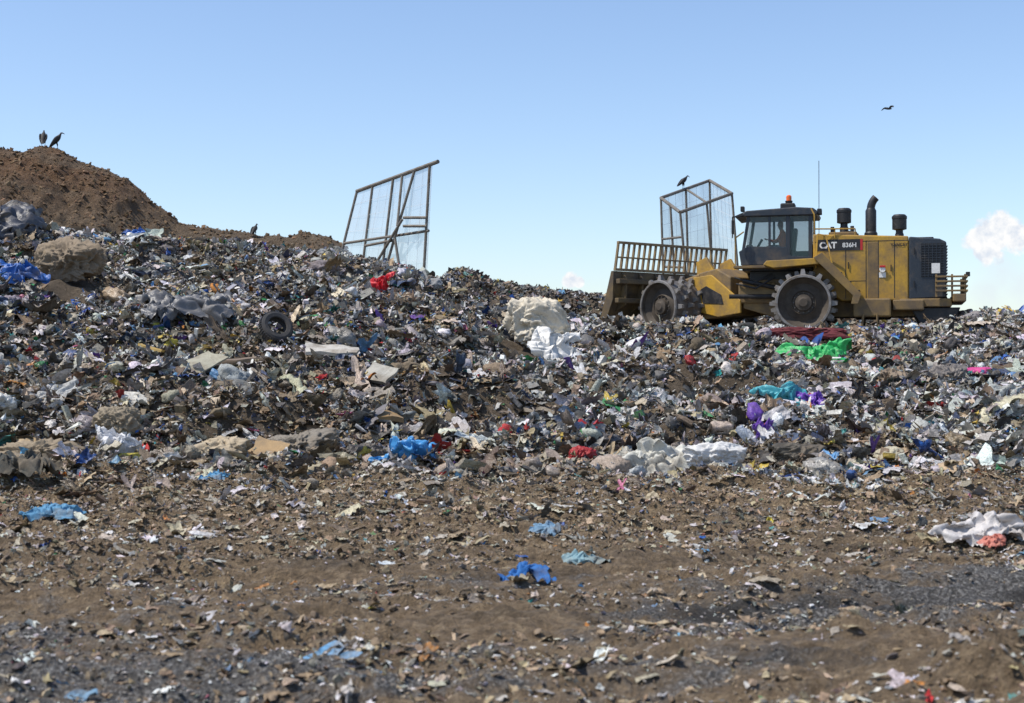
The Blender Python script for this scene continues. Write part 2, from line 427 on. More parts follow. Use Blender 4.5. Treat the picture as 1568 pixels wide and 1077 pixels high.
cover('plastic_film_trash', 23000, 15.0, 46, 0.15, 0.48, [T_FILM], [1], 1.15, 0.35, (.35, 1.0), True, 1.5)
cover('loose_trash', 90000, 14.5, 46, 0.07, 0.28, [T_SHEET, T_SHEETF, T_STRIP], [.44, .22, .34], 1.4, 0.6)
cover('rigid_trash', 15000, 15.5, 46, 0.08, 0.34, [T_BOX, T_BOT], [.75, .25], 1.4, 0.5)
cover('crumpled_bag_trash', 2300, 17.5, 45, 0.20, 0.50, [T_BAG], [1], 1.2, 0.2, (.5, 1.0), True, 1.2)
cover('fine_trash', 90000, 14.5, 42, 0.04, 0.11, [T_SHEET, T_SHEETF, T_STRIP], [.4, .25, .35], 1.4, 2.0)
cover('bulky_trash', 650, 18.5, 44, 0.45, 1.05, [T_BIGFILM, T_BIGBLOB], [.75, .25], 0.7, 0.12, (.4, .9), smooth=True)
x = rng.uniform(-7, 22, 28000); y = rng.uniform(46, 68, 28000)
c, _ = colours(x, y, W_TR*np.array([.4,.5,.8,1,1.7,2.5,.7,1.0,1.6,.7,1]+[1]*10))
s = rng.uniform(0.12, 0.38, len(x))
build('distant_trash', np.stack([x, y, m_h(x, y)+s*rng.uniform(-.1, .4, len(x))], -1), s, c, rng.uniform(.5, .9, len(x)),
      [T_SHEET, T_BOX, T_STRIP], [.6, .12, .28], rng.random(len(x))*1.4, MAT_DEBRIS)
# litter squashed around and under the machine
x = rng.uniform(2.5, 15, 9000); y = rng.uniform(41.0, 49, 9000)
c, _ = colours(x, y, W_TR); s = rng.uniform(0.08, 0.26, len(x))
build('compacted_trash', np.stack([x, y, m_h(x, y)+s*.15], -1), s, c, rng.uniform(.5, .9, len(x)), [T_SHEET, T_STRIP], [.6, .4], rng.random(len(x))*.8, MAT_DEBRIS)

def road(name, n, y0, y1, smin, smax, groups, probs, tiltmax, base, pw, lift=0.2, asp=(0.4, 1.0), smooth=False, thr=.42):
    x, y = scatter(n, y0, y1, 2.0, pw)
    dens = thr+1.7*(fbm(x*0.6, y*1.6, 800, 3)+0.1)
    dens = dens*(1-0.6*np.exp(-((y-11.0)/0.7)**2)) + 0.9*sstep(11.5, 15.5, y)
    k = rng.random(len(x)) < dens; x, y = x[k], y[k]
    size = smin*(smax/smin)**(rng.random(len(x))**1.5)
    c, _ = colours(x, y, base, 1.2, False)
    rough = rng.uniform(.5, .95, len(x))
    z = top_h(x, y)+size*rng.uniform(-0.1, lift, len(x))
    return build(name, np.stack([x, y, z], -1), size, c, rough, groups, probs, rng.random(len(x))*tiltmax, MAT_CHIPS, asp, smooth)
road('trampled_scraps', 95000, 5.5, 22.5, 0.02, 0.13, [T_SHEET, T_SHEETF, T_STRIP], [.30, .28, .42], 0.85, W_GR, 0.75, 0.3, (.25, .9), False, .48)
road('trampled_film', 4200, 6, 22.5, 0.08, 0.30, [T_FILM], [1], 0.4, W_GR*np.array([1.6,1.4,1,1,.6,.4]+[1.2]*5+[2]*10), 0.75, 0.08, (.3, 1.0), True, .4)
BR = np.zeros(21); BR[[6, 7, 8, 10, 3, 4]] = [.22, .5, .25, .14, .06, .03]
road('dirt_clods', 80000, 5.3, 21, 0.010, 0.08, [T_CHIP], [1], 1.5, BR, 0.8, 0.3)
GV = np.zeros(21); GV[[0, 1, 2, 3, 4, 5]] = [.28, .25, .2, .15, .2, .12]
road('gravel_chips', 36000, 5.3, 12.5, 0.010, 0.05, [T_CHIP, T_SHEETF], [.45, .55], 0.8, GV, 0.9, 0.3, thr=.5)
x = rng.uniform(-30, -6, 14000); y = rng.uniform(54, 71.5, 14000)
s = 0.05*(6**(rng.random(len(x))**2.2)); col = np.array([[.15, .085, .04]])*rng.uniform(.6, 1.5, (len(x), 1))*(1+rng.normal(0, .06, (len(x), 3)))
k = hill_h(x, y) > m_h(x, y)-.2; x, y, s, col = x[k], y[k], s[k], np.clip(col[k], .01, .6)
build('hill_clods', np.stack([x, y, hill_h(x, y)+s*.1], -1), s, col, s*0+.9, [T_CHIP], [1], rng.random(len(x))*1.5, MAT_CHIPS)

# ------------------------------------------------------------------ individual rubbish
def simple_cloth(name, col, rough=0.55, dirt=0.3):
    return grime(name, col, (0.18, 0.14, 0.095), min(1, dirt+.05), rough, 0, 3.0, 0.4)
def place(o, x, y, dz, rot=(0, 0, 0)):
    o.location = (x, y, H1(x, y)+dz); o.rotation_euler = rot
def crumple_bag(name, x, y, size, col, seed, rot=0.0, tilt=0.25, rough=0.5, amp=0.4, dirt=0.3, sink=0.18):
    bm = bmesh.new(); bmesh.ops.create_icosphere(bm, subdivisions=6, radius=0.5)
    off = Vector((seed*3.7, seed*1.3, seed*7.1))
    for v in bm.verts:
        co = bagco(v.co.copy(), off, amp*2.3)
        if co.z < -0.2: co.z = -0.2+(co.z+0.2)*0.3
        v.co = Vector((co.x*size[0], co.y*size[1], co.z*size[2]))
    me = bpy.data.meshes.new(name); bm.to_mesh(me); bm.free(); me.shade_smooth()
    me.materials.append(simple_cloth(name+'_fabric', col, rough, dirt))
    o = bpy.data.objects.new(name, me); scene.collection.objects.link(o)
    place(o, x, y, size[2]*sink, (tilt, 0, rot)); return o
def crumple_sheet(name, x, y, size, col, seed, rot=0.0, tilt=0.3, rough=0.4, amp=0.25, dirt=0.2, lift=0.1):
    n = 60; bm = bmesh.new(); off = Vector((seed*5.1, seed*2.3, seed))
    vs = []
    for j in range(n):
        for i in range(n):
            u = i/(n-1)-0.5; v = j/(n-1)-0.5
            p = Vector((u*2.4, v*2.4, 0))+off
            ww = mnoise.noise(p)*0.8
            q = p+Vector((ww, -ww, 0))
            zz = 0.9*abs(mnoise.noise(q*1.2))+0.5*abs(mnoise.noise(q*2.8))+0.25*abs(mnoise.noise(q*6.5))
            th = math.atan2(v, u)
            ex = 0.85+0.9*mnoise.noise(Vector((math.cos(th)*1.3, math.sin(th)*1.3, seed*3.3)))
            ed = max(abs(u), abs(v))*2
            vs.append(bm.verts.new((size[0]*(u*ex+0.14*mnoise.noise(q*2+Vector((5, 5, 0)))), size[1]*(v*ex+0.14*mnoise.noise(q*2.2)),
                                    amp*(zz*1.2-0.55*ed**2))))
    for j in range(n-1):
        for i in range(n-1):
            a = j*n+i; bm.faces.new((vs[a], vs[a+1], vs[a+n+1], vs[a+n]))
    me = bpy.data.meshes.new(name); bm.to_mesh(me); bm.free(); me.shade_smooth()
    me.materials.append(simple_cloth(name+'_film', col, rough, dirt))
    o = bpy.data.objects.new(name, me); scene.collection.objects.link(o)
    place(o, x, y, lift+.05, (tilt, 0, rot)); return o

crumple_bag('bulk_bag', 0.60, 32.9, (1.95, 1.4, 1.55), (0.58, 0.52, 0.41), 3, 0.15, 0.3, 0.6, 0.5, 0.1, 0.40)
crumple_sheet('bulk_bag_liner', 0.98, 31.9, (1.3, 1.1), (0.70, 0.69, 0.66), 8, 0.3, 0.9, 0.4, 0.4, 0.05, 0.30)
crumple_bag('burlap_sack', -10.2, 32.8, (1.9, 1.2, 1.3), (0.24, 0.185, 0.125), 5, -0.3, 0.4, 0.9, 0.5, 0.2, 0.38)
crumple_sheet('grey_plastic_sheet', -6.7, 29.5, (2.0, 1.2), (0.13, 0.13, 0.135), 6, 0.2, 0.5, 0.35, 0.35, 0.1, 0.2)
crumple_sheet('blue_tarp', -10.9, 31.2, (1.1, 1.0), (0.02, 0.11, 0.38), 12, 0.2, 0.5, 0.4, 0.35, 0.2, 0.2)
crumple_sheet('blue_tarp', -10.7, 40.6, (0.7, 0.5), (0.02, 0.12, 0.42), 13, 0.2, 0.5, 0.4, 0.25, 0.1, 0.2)
crumple_sheet('green_tarp', 6.9, 32.5, (1.6, 1.0), (0.03, 0.38, 0.10), 14, -0.25, 0.5, 0.4, 0.35, 0.05, 0.25)
crumple_sheet('green_tarp', 0.85, 39.2, (0.7, 0.5), (0.02, 0.34, 0.08), 15, 0.2, 0.5, 0.4, 0.35, 0.05, 0.25)
crumple_bag('magenta_bag', 9.7, 30.2, (1.0, 0.5, 0.45), (0.55, 0.06, 0.22), 16, 0.1, 0.2, 0.5, 0.3, 0.0, 0.6)
crumple_sheet('teal_plastic_bag', 4.4, 23.2, (0.9, 0.8), (0.07, 0.36, 0.42), 17, 0.4, 0.7, 0.4, 0.35, 0.05, 0.24)
crumple_sheet('purple_plastic_bag', 4.95, 23.3, (0.5, 0.6), (0.17, 0.07, 0.42), 18, 0.1, 0.8, 0.4, 0.3, 0.0, 0.24)
crumple_sheet('purple_plastic_bag', 3.75, 21.2, (0.35, 0.35), (0.17, 0.07, 0.40), 19, 0.1, 0.7, 0.4, 0.2, 0.1, 0.15)
crumple_bag('red_bag', 0.97, 20.4, (0.5, 0.3, 0.34), (0.34, 0.02, 0.02), 20, 0.5, 0.2, 0.5, 0.4, 0.05, 0.4)
crumple_sheet('blue_plastic_sheet', -1.5, 20.1, (0.85, 0.6), (0.06, 0.27, 0.56), 21, -0.15, 0.7, 0.35, 0.3, 0.05, 0.16)
crumple_sheet('blue_rag', 0.12, 11.4, (0.40, 0.40), (0.015, 0.12, 0.36), 22, 0.3, 0.1, 0.7, 0.10, 0.1, 0.03)
crumple_sheet('pale_blue_rag', 0.62, 12.2, (0.34, 0.4), (0.22, 0.36, 0.40), 23, 0.9, 0.05, 0.7, 0.08, 0.35, 0.02)
crumple_sheet('pale_blue_rag', 0.35, 14.2, (0.25, 0.4), (0.14, 0.26, 0.38), 33, 0.5, 0.1, 0.7, 0.10, 0.3, 0.03)
crumple_sheet('blue_rag', -4.85, 15.1, (0.55, 0.45), (0.09, 0.26, 0.42), 24, 0.1, 0.1, 0.7, 0.12, 0.25, 0.04)
crumple_sheet('blue_rag', -3.75, 18.0, (0.35, 0.35), (0.08, 0.26, 0.44), 25, 0.1, 0.1, 0.7, 0.10, 0.3, 0.04)
crumple_sheet('blue_rag', 4.45, 12.0, (0.3, 0.3), (0.07, 0.22, 0.36), 45, 0.1, 0.05, 0.7, 0.06, 0.4, 0.01)
crumple_bag('white_quilt', 2.75, 19.3, (1.0, 0.5, 0.45), (0.60, 0.59, 0.57), 26, 0.1, 0.2, 0.6, 0.5, 0.1, 0.36)
crumple_sheet('white_plastic_sheet', 1.85, 19.6, (1.2, 0.7), (0.54, 0.53, 0.47), 27, -0.4, 0.5, 0.5, 0.3, 0.3, 0.12)
crumple_sheet('white_plastic_sheet', 4.6, 13.6, (0.95, 0.7), (0.54, 0.51, 0.49), 28, 0.1, 0.12, 0.5, 0.16, 0.2, 0.03)
crumple_sheet('pink_rag', 4.45, 13.2, (0.25, 0.28), (0.52, 0.18, 0.13), 29, 0.1, 0.2, 0.5, 0.08, 0.1, 0.08)
crumple_bag('dark_red_tarp', 8.1, 39.6, (2.6, 0.8, 0.5), (0.12, 0.014, 0.018), 30, -0.12, 0.1, 0.7, 0.45, 0.05, 0.45)
crumple_bag('khaki_bag', 5.1, 40.0, (1.0, 0.7, 0.6), (0.38, 0.35, 0.19), 31, 0.2, 0.1, 0.5, 0.4, 0.1, 0.45)
crumple_sheet('red_plastic_bag', -3.05, 33.6, (0.45, 0.45), (0.6, 0.02, 0.03), 32, 0.2, 0.9, 0.4, 0.25, 0.0, 0.28)
crumple_bag('tan_bag', -6.7, 20.1, (1.4, 0.8, 0.65), (0.27, 0.21, 0.135), 34, 0.1, 0.2, 0.7, 0.5, 0.3, 0.28)
crumple_bag('tan_bag', -5.95, 21.5, (0.8, 0.6, 0.55), (0.27, 0.22, 0.15), 35, 0.3, 0.2, 0.7, 0.5, 0.35, 0.26)
crumple_sheet('white_plastic_sheet', -5.75, 20.8, (0.6, 0.6), (0.64, 0.64, 0.65), 36, 0.3, 0.9, 0.4, 0.3, 0.05, 0.22)
crumple_bag('cardboard_bundle', -4.2, 20.8, (1.0, 0.7, 0.55), (0.42, 0.34, 0.23), 37, -0.3, 0.4, 0.8, 0.55, 0.2, 0.26)
crumple_bag('grey_trash_bag', -3.2, 21.2, (1.4, 0.8, 0.55), (0.19, 0.165, 0.13), 38, -0.2, 0.3, 0.6, 0.55, 0.3, 0.26)
crumple_bag('grey_trash_bag', 8.0, 26.0, (0.9, 0.6, 0.55), (0.16, 0.14, 0.125), 40, 0.3, 0.3, 0.5, 0.5, 0.2, 0.3)
crumple_bag('brown_trash_bag', 7.2, 26.9, (0.8, 0.6, 0.55), (0.22, 0.165, 0.11), 41, 0.9, 0.3, 0.6, 0.5, 0.2, 0.3)
crumple_bag('dark_trash_bag', -2.1, 20.7, (0.8, 0.5, 0.45), (0.07, 0.06, 0.05), 42, 0.9, 0.3, 0.5, 0.5, 0.3, 0.28)
crumple_bag('orange_tarp', -1.9, 27.0, (0.9, 0.5, 0.4), (0.24, 0.13, 0.03), 43, 0.1, 0.3, 0.6, 0.5, 0.2, 0.3)
crumple_sheet('dark_plastic_sheet', -13.0, 36.2, (1.9, 1.5), (0.06, 0.065, 0.08), 44, 0.5, 0.9, 0.4, 0.45, 0.2, 0.25)
crumple_bag('dark_trash_bag', 3.9, 19.4, (1.0, 0.5, 0.42), (0.07, 0.06, 0.045), 46, 0.05, 0.1, 0.6, 0.45, 0.3, 0.3)
crumple_sheet('netting_bundle', -6.2, 18.0, (0.9, 0.6), (0.04, 0.045, 0.04), 47, 0.05, 0.1, 0.8, 0.25, 0.4, 0.05)

def lathe(bm, prof, seg, axis='y', org=(0, 0, 0)):
    rings = []
    for r, h in prof:
        ring = []
        for s in range(seg):
            a = 2*math.pi*s/seg
            if axis == 'y': p = (r*math.cos(a), h, r*math.sin(a))
            elif axis == 'z': p = (r*math.cos(a), r*math.sin(a), h)
            else: p = (h, r*math.cos(a), r*math.sin(a))
            ring.append(bm.verts.new(Vector(p)+Vector(org)))
        rings.append(ring)
    for j in range(len(rings)-1):
        for s in range(seg):
            try: bm.faces.new((rings[j][s], rings[j][(s+1) % seg], rings[j+1][(s+1) % seg], rings[j+1][s]))
            except ValueError: pass
def finish(bm, name, mat, parent=None, smooth=False, bevel=0):
    bmesh.ops.remove_doubles(bm, verts=bm.verts, dist=1e-5)
    bmesh.ops.recalc_face_normals(bm, faces=bm.faces)
    me = bpy.data.meshes.new(name); bm.to_mesh(me); bm.free()
    if smooth:
        me.shade_smooth(); me.set_sharp_from_angle(angle=0.6)
    me.materials.append(mat)
    o = bpy.data.objects.new(name, me); scene.collection.objects.link(o)
    if parent: o.parent = parent
    if bevel:
        b = o.modifiers.new('bevel', 'BEVEL'); b.width = bevel; b.segments = 2; b.limit_method = 'ANGLE'
    return o
RUB = grime('old_rubber', (0.03, 0.03, 0.032), (0.10, 0.085, 0.07), 0.35, 0.8)
bm = bmesh.new()
lathe(bm, [(0.19, -0.07), (0.20, -0.1), (0.27, -0.11), (0.31, -0.09), (0.33, -0.05), (0.335, 0), (0.33, 0.05), (0.31, 0.09), (0.27, 0.11), (0.20, 0.1), (0.19, 0.07), (0.22, 0.03), (0.27, 0.0), (0.22, -0.03), (0.19, -0.07)], 40)
for s in range(40):
    a = 2*math.pi*(s+.5)/40
    m = Matrix.Translation((0.335*math.cos(a), 0, 0.335*math.sin(a))) @ Matrix.Rotation(-a, 4, 'Y') @ Matrix.Diagonal((0.02, 0.13, 0.028, 1))
    bmesh.ops.create_cube(bm, size=1, matrix=m)
tire = finish(bm, 'discarded_tire', RUB); place(tire, -4.68, 28.2, 0.32, (-0.5, 0.2, 0.45))

def board(name, x, y, sz, rot, col, dz=0.12):
    bm = bmesh.new(); bmesh.ops.create_cube(bm, size=1, matrix=Matrix.Diagonal((*sz, 1)))
    bmesh.ops.subdivide_edges(bm, edges=bm.edges, cuts=6, use_grid_fill=True)
    for v in bm.verts:
        p = v.co*1.7+Vector((x, y, 0)); v.co.z += 0.10*mnoise.noise(p); v.co.x += 0.08*mnoise.noise(p*2.1); v.co.y += 0.08*mnoise.noise(p*2.3+Vector((4, 4, 4)))
    o = finish(bm, name, simple_cloth(name+'_surface', col, 0.8, 0.35)); place(o, x, y, dz, rot); return o
board('foam_panel', -3.5, 27.6, (1.0, 0.45, 0.06), (0.35, 0.05, 0.1), (0.50, 0.47, 0.41), 0.2)
board('foam_panel', -2.35, 25.2, (0.5, 0.45, 0.06), (0.7, 0.2, -0.4), (0.44, 0.42, 0.36), 0.18)
board('foam_panel', -5.3, 24.2, (0.45, 0.8, 0.04), (0.5, 0.3, -0.5), (0.38, 0.36, 0.27), 0.2)
board('wooden_plank', -4.7, 24.8, (1.7, 0.2, 0.09), (0.1, 0.05, 0.05), (0.18, 0.13, 0.09), 0.28)
board('wooden_plank', -6.2, 24.4, (0.6, 0.10, 0.05), (0.1, 0.25, -0.5), (0.48, 0.32, 0.07), 0.25)
board('wooden_plank', -12.2, 31.8, (1.1, 0.5, 0.05), (0.5, 0.35, 0.5), (0.3, 0.32, 0.34), 0.35)
board('wooden_plank', 0.6, 9.6, (0.5, 0.04, 0.03), (0.0, 0.1, -0.3), (0.05, 0.035, 0.025), 0.03)
board('cardboard_box', -6.4, 19.2, (0.5, 0.4, 0.12), (0.2, 0.2, 0.6), (0.32, 0.26, 0.18), 0.1)
board('cardboard_box', -2.0, 22.8, (0.45, 0.4, 0.08), (0.3, 0.1, 0.3), (0.34, 0.21, 0.08), 0.18)
board('cardboard_box', -3.4, 20.0, (0.5, 0.4, 0.05), (0.6, 0.2, -0.3), (0.38, 0.25, 0.12), 0.15)

# ------------------------------------------------------------------ compactor
YEL = grime('machine_yellow', (0.48, 0.275, 0.028), (0.16, 0.11, 0.06), 0.46, 0.45, 0, 1.6)
YELD = grime('machine_yellow_dirty', (0.30, 0.185, 0.05), (0.12, 0.085, 0.05), 0.80, 0.6, 0, 2.5)
NAVY = grime('machine_dark_panel', (0.022, 0.030, 0.042), (0.09, 0.075, 0.06), 0.25, 0.4, 0, 2.0)
BLK = grime('machine_black', (0.014, 0.014, 0.015), (0.07, 0.06, 0.05), 0.2, 0.45, 0, 3.0)
STEEL = grime('drum_steel', (0.17, 0.16, 0.15), (0.08, 0.06, 0.045), 0.6, 0.55, 0.3, 3.0)
TIPS = grime('worn_tip_steel', (0.27, 0.26, 0.25), (0.11, 0.085, 0.06), 0.55, 0.5, 0.3, 4.0)
DRUM = grime('drum_side', (0.10, 0.08, 0.06), (0.05, 0.038, 0.028), 0.6, 0.7, 0.1, 3.0)
WHITE = grime('decal_white', (0.75, 0.74, 0.7), (0.3, 0.27, 0.2), 0.15, 0.5)
REDM = grime('decal_red', (0.5, 0.02, 0.02), (0.2, 0.1, 0.05), 0.1, 0.5)
ORG, nt, b = newmat('beacon_orange'); b.inputs['Base Color'].default_value = (0.75, 0.13, 0.01, 1); b.inputs['Roughness'].default_value = 0.25
GLASS, nt, b = newmat('cab_glass'); b.inputs['Base Color'].default_value = (0.04, 0.09, 0.10, 1); b.inputs['Roughness'].default_value = 0.05; b.inputs['Alpha'].default_value = 0.26
b.inputs['Specular IOR Level'].default_value = 0.8
def empty(name, parent=None, loc=(0, 0, 0), rz=0):
    e = bpy.data.objects.new(name, None); scene.collection.objects.link(e); e.empty_display_size = 0.3
    e.location = loc; e.rotation_euler = (0, 0, rz)
    if parent: e.parent = parent
    return e
def box(name, par, lo, hi, mat, bev=0.02):
    bm = bmesh.new()
    c = [(a+b)/2 for a, b in zip(lo, hi)]; s = [abs(b-a) for a, b in zip(lo, hi)]
    bmesh.ops.create_cube(bm, size=1, matrix=Matrix.Translation(c) @ Matrix.Diagonal((*s, 1)))
    return finish(bm, name, mat, par, bevel=bev)
def poly(name, par, pts, y0, y1, mat, bev=0.02):
    bm = bmesh.new()
    a = [bm.verts.new((x, y0, z)) for x, z in pts]; c = [bm.verts.new((x, y1, z)) for x, z in pts]
    bm.faces.new(a); bm.faces.new(c[::-1]); n = len(pts)
    for i in range(n): bm.faces.new((a[i], c[i], c[(i+1) % n], a[(i+1) % n]))
    return finish(bm, name, mat, par, bevel=bev)
def tubes(name, par, segs, r, mat, seg=6):
    bm = bmesh.new()
    for p, q in segs:
        p = Vector(p); q = Vector(q); d = q-p
        if d.length < 1e-4: continue
        M = Matrix.Translation((p+q)/2) @ d.to_track_quat('Z', 'Y').to_matrix().to_4x4()
        bmesh.ops.create_cone(bm, cap_ends=True, segments=seg, radius1=r, radius2=r, depth=d.length, matrix=M)
    me = bpy.data.meshes.new(name); bm.to_mesh(me); bm.free(); me.materials.append(mat)
    o = bpy.data.objects.new(name, me); scene.collection.objects.link(o)
    if par: o.parent = par
    return o
def lathe_obj(name, par, prof, seg, mat, axis, org):
    bm = bmesh.new(); lathe(bm, prof, seg, axis, org); return finish(bm, name, mat, par, smooth=True)

ROT = math.radians(180-15); JX, JY, BZ = 7.5, 45.0, 2.74
comp = empty('landfill_compactor', None, (JX, JY, BZ), ROT)
front = empty('front_frame', comp, (0, 0, 0), math.radians(-37))

def wheel(name, par, x, yin, yout):
    sgn = 1 if yout > yin else -1; w = abs(yout-yin); cz = 0.86
    e = empty(name, par, (x, (yin+yout)/2, cz), 0 if sgn > 0 else math.pi)
    lathe_obj(name+'_drum', e, [(0.78, w/2), (0.84, w/2-0.01), (0.84, -w/2+0.03), (0.78, -w/2)], 56, STEEL, 'y', (0, 0, 0))
    lathe_obj(name+'_rim', e, [(0.75, w/2), (0.76, w/2+.03), (0.82, w/2+.03), (0.84, w/2-.01)], 56, TIPS, 'y', (0, 0, 0))
    lathe_obj(name+'_disc', e, [(0, w/2-.02), (0.12, w/2-.02), (0.16, w/2-.06), (0.24, w/2-.08), (0.26, w/2-.2), (0.34, w/2-.2), (0.36, w/2-.15), (0.40, w/2-.2), (0.58, w/2-.26), (0.73, w/2-.12), (0.75, w/2), (0.77, w/2)], 56, DRUM, 'y', (0, 0, 0))
    lathe_obj(name+'_inner', e, [(0, -w/2+.1), (0.78, -w/2+.1), (0.78, -w/2)], 56, DRUM, 'y', (0, 0, 0))
    bm = bmesh.new(); rows = 5; around = 12
    for r_ in range(rows):
        yy = -w/2+.09+(w-.22)*r_/(rows-1)
        for s in range(around):
            a = 2*math.pi*(s+0.5*(r_ % 2)+.07*math.sin(s*2.7+r_))/around
            M = Matrix.Rotation(-a, 4, 'Y') @ Matrix.Translation((0.84, yy, 0))
            bw, bt, tw, h = 0.08, 0.085, 0.05, 0.15+.02*math.sin(s*1.9+r_*2)
            lo = [bm.verts.new(M @ Vector((-0.02, sx*bw, sz*bt))) for sx, sz in ((-1, -1), (1, -1), (1, 1), (-1, 1))]
            md = [bm.verts.new(M @ Vector((h*0.5, sx*bw*.8, sz*bt*.75))) for sx, sz in ((-1, -1), (1, -1), (1, 1), (-1, 1))]
            hi = [bm.verts.new(M @ Vector((h, sx*tw, sz*tw))) for sx, sz in ((-1, -1), (1, -1), (1, 1), (-1, 1))]
            for A, B in ((lo, md), (md, hi)):
                for i in range(4): bm.faces.new((A[i], A[(i+1) % 4], B[(i+1) % 4], B[i]))
            bm.faces.new(hi)
    finish(bm, name+'_tips', TIPS, e)
    bm = bmesh.new()
    for s in range(12):
        a = 2*math.pi*s/12
        bmesh.ops.create_cone(bm, cap_ends=True, segments=6, radius1=.022, radius2=.022, depth=.05, matrix=Matrix.Translation((.30*math.cos(a), w/2-.18, .30*math.sin(a))) @ Matrix.Rotation(math.pi/2, 4, 'X'))
    finish(bm, name+'_bolts', STEEL, e)
for sg, s in ((1, 'left'), (-1, 'right')):
    wheel('rear_wheel_'+s, comp, -1.8, sg*0.75, sg*1.9)
    wheel('front_wheel_'+s, front, 2.15, sg*0.75, sg*1.9)
lathe_obj('rear_axle', comp, [(0, -1.0), (.25, -1.0), (.25, 1.0), (0, 1.0)], 20, YELD, 'y', (-1.8, 0, .86))
lathe_obj('front_axle', front, [(0, -1.0), (.25, -1.0), (.25, 1.0), (0, 1.0)], 20, YELD, 'y', (2.15, 0, .86))

poly('chassis', comp, [(0.1, .75), (0.1, 1.6), (-2.4, 1.7), (-5.9, 1.2), (-6.1, .75), (-5.0, .45), (-0.9, .45)], -.72, .72, YELD)
poly('engine_hood', comp, [(-2.05, 1.5), (-2.05, 2.98), (-4.86, 2.86), (-4.86, .92), (-2.9, .92)], -1.08, 1.08, YEL, .04)
poly('radiator_housing', comp, [(-4.87, .95), (-4.87, 2.84), (-5.75, 2.76), (-5.95, 2.66), (-5.95, 1.0)], -1.10, 1.10, NAVY, .04)
box('grille_recess', comp, (-5.88, 1.085, 1.62), (-5.22, 1.112, 2.62), BLK, 0)
gs = [((-5.88, 1.125, z), (-5.22, 1.125, z)) for z in np.arange(1.66, 2.62, .075)]+[((x, 1.13, 1.62), (x, 1.13, 2.62)) for x in np.arange(-5.88, -5.2, .11)]
tubes('grille_bars', comp, gs, .010, NAVY)
tubes('rear_grille_bars', comp, [((-5.97, -1, z), (-5.97, 1, z)) for z in np.arange(1.1, 2.6, .09)], .02, BLK)
box('warning_placard', comp, (-5.76, 1.14, 1.72), (-5.52, 1.15, 2.02), WHITE, 0)
for i, xx in enumerate((-3.02, -3.62, -3.98, -4.45)):
    box('panel_seam_%d' % (i+1), comp, (xx-.012, 1.075, 1.0), (xx+.012, 1.084, 2.75), BLK, 0)
box('panel_seam_5', comp, (-4.84, 1.075, 2.72), (-2.1, 1.084, 2.74), BLK, 0)
box('panel_seam_6', comp, (-3.62, 1.075, 1.52), (-3.0, 1.0845, 1.535), BLK, 0)
box('dark_door', comp, (-4.0, 1.06, 1.0), (-3.66, 1.083, 2.7), YELD, .01)
box('side_stripe', comp, (-3.45, 1.085, 2.46), (-2.15, 1.093, 2.80), BLK, 0)
box('side_stripe_red', comp, (-3.52, 1.085, 2.46), (-3.452, 1.093, 2.80), REDM, 0)
lathe_obj('side_lamp_base', comp, [(0, 1.08), (.09, 1.08), (.09, 1.16), (0, 1.16)], 14, WHITE, 'y', (-4.1, 0, 1.86))
box('reflector', comp, (-4.19, 1.165, 1.92), (-4.02, 1.185, 1.98), REDM, .005)
box('reflector_plate', comp, (-4.2, 1.085, 1.62), (-4.0, 1.095, 1.78), WHITE, .003)
tubes('hood_latches', comp, [((-3.1, 1.11, 1.9), (-3.1, 1.11, 2.1)), ((-4.35, 1.11, 1.8), (-4.35, 1.11, 2.0)), ((-5.02, 1.13, 2.3), (-5.02, 1.13, 2.5)), ((-5.02, 1.13, 1.3), (-5.02, 1.13, 1.5))], .018, BLK)
def text(s, name, x, z, size, mat, y=1.096, bold=0.02):
    cu = bpy.data.curves.new(name, 'FONT'); cu.body = s; cu.size = size; cu.offset = bold*size; cu.extrude = 0.002
    t = bpy.data.objects.new(name, cu); scene.collection.objects.link(t)
    dg = bpy.context.evaluated_depsgraph_get(); me = bpy.data.meshes.new_from_object(t.evaluated_get(dg))
    bpy.data.objects.remove(t)
    me.materials.clear(); me.materials.append(mat)
    o = bpy.data.objects.new(name, me); scene.collection.objects.link(o); o.parent = comp
    o.matrix_local = Matrix(((-1, 0, 0, x), (0, 0, 1, y), (0, 1, 0, z), (0, 0, 0, 1)))
text('CAT', 'maker_lettering', -2.24, 2.54, .26, WHITE, bold=.04)
text('836H', 'model_lettering', -2.92, 2.56, .19, WHITE, bold=.02)
text('YANCEY', 'dealer_lettering', -4.34, 2.56, .13, BLK, bold=.02)
lathe_obj('exhaust_stack', comp, [(.0, 2.85), (.20, 2.85), (.20, 3.05), (.165, 3.1), (.165, 3.75), (.11, 3.85)], 20, BLK, 'z', (-3.75, .1, 0))
bm = bmesh.new(); prev = None
for i in range(8):
    t = i/7; a = t*0.75; cx = -3.75-0.32*(1-math.cos(a))*1.8; cz = 3.8+0.55*math.sin(a)*.95
    ring = []
    for s in range(14):
        q = 2*math.pi*s/14; r = .125*(1-.05*t)
        ring.append(bm.verts.new((cx+r*math.cos(q)*math.cos(a), .1+r*math.sin(q), cz+r*math.cos(q)*math.sin(a))))
    if prev:
        for s in range(14): bm.faces.new((prev[s], prev[(s+1) % 14], ring[(s+1) % 14], ring[s]))
    prev = ring
finish(bm, 'exhaust_tip', BLK, comp, smooth=True)
def precleaner(name, x, y, z0, zt, r):
    lathe_obj(name, comp, [(0, z0), (.13, z0), (.13, zt-.62), (.11, zt-.58), (.11, zt-.5), (r, zt-.47), (r, zt-.16), (r*1.06, zt-.15), (r*1.06, zt-.08), (r*.8, zt-.02), (.0, zt)], 22, BLK, 'z', (x, y, 0))
precleaner('air_intake_front', -2.95, .35, 2.9, 3.84, .215)
precleaner('air_intake_rear', -4.6, .35, 2.8, 3.6, .215)
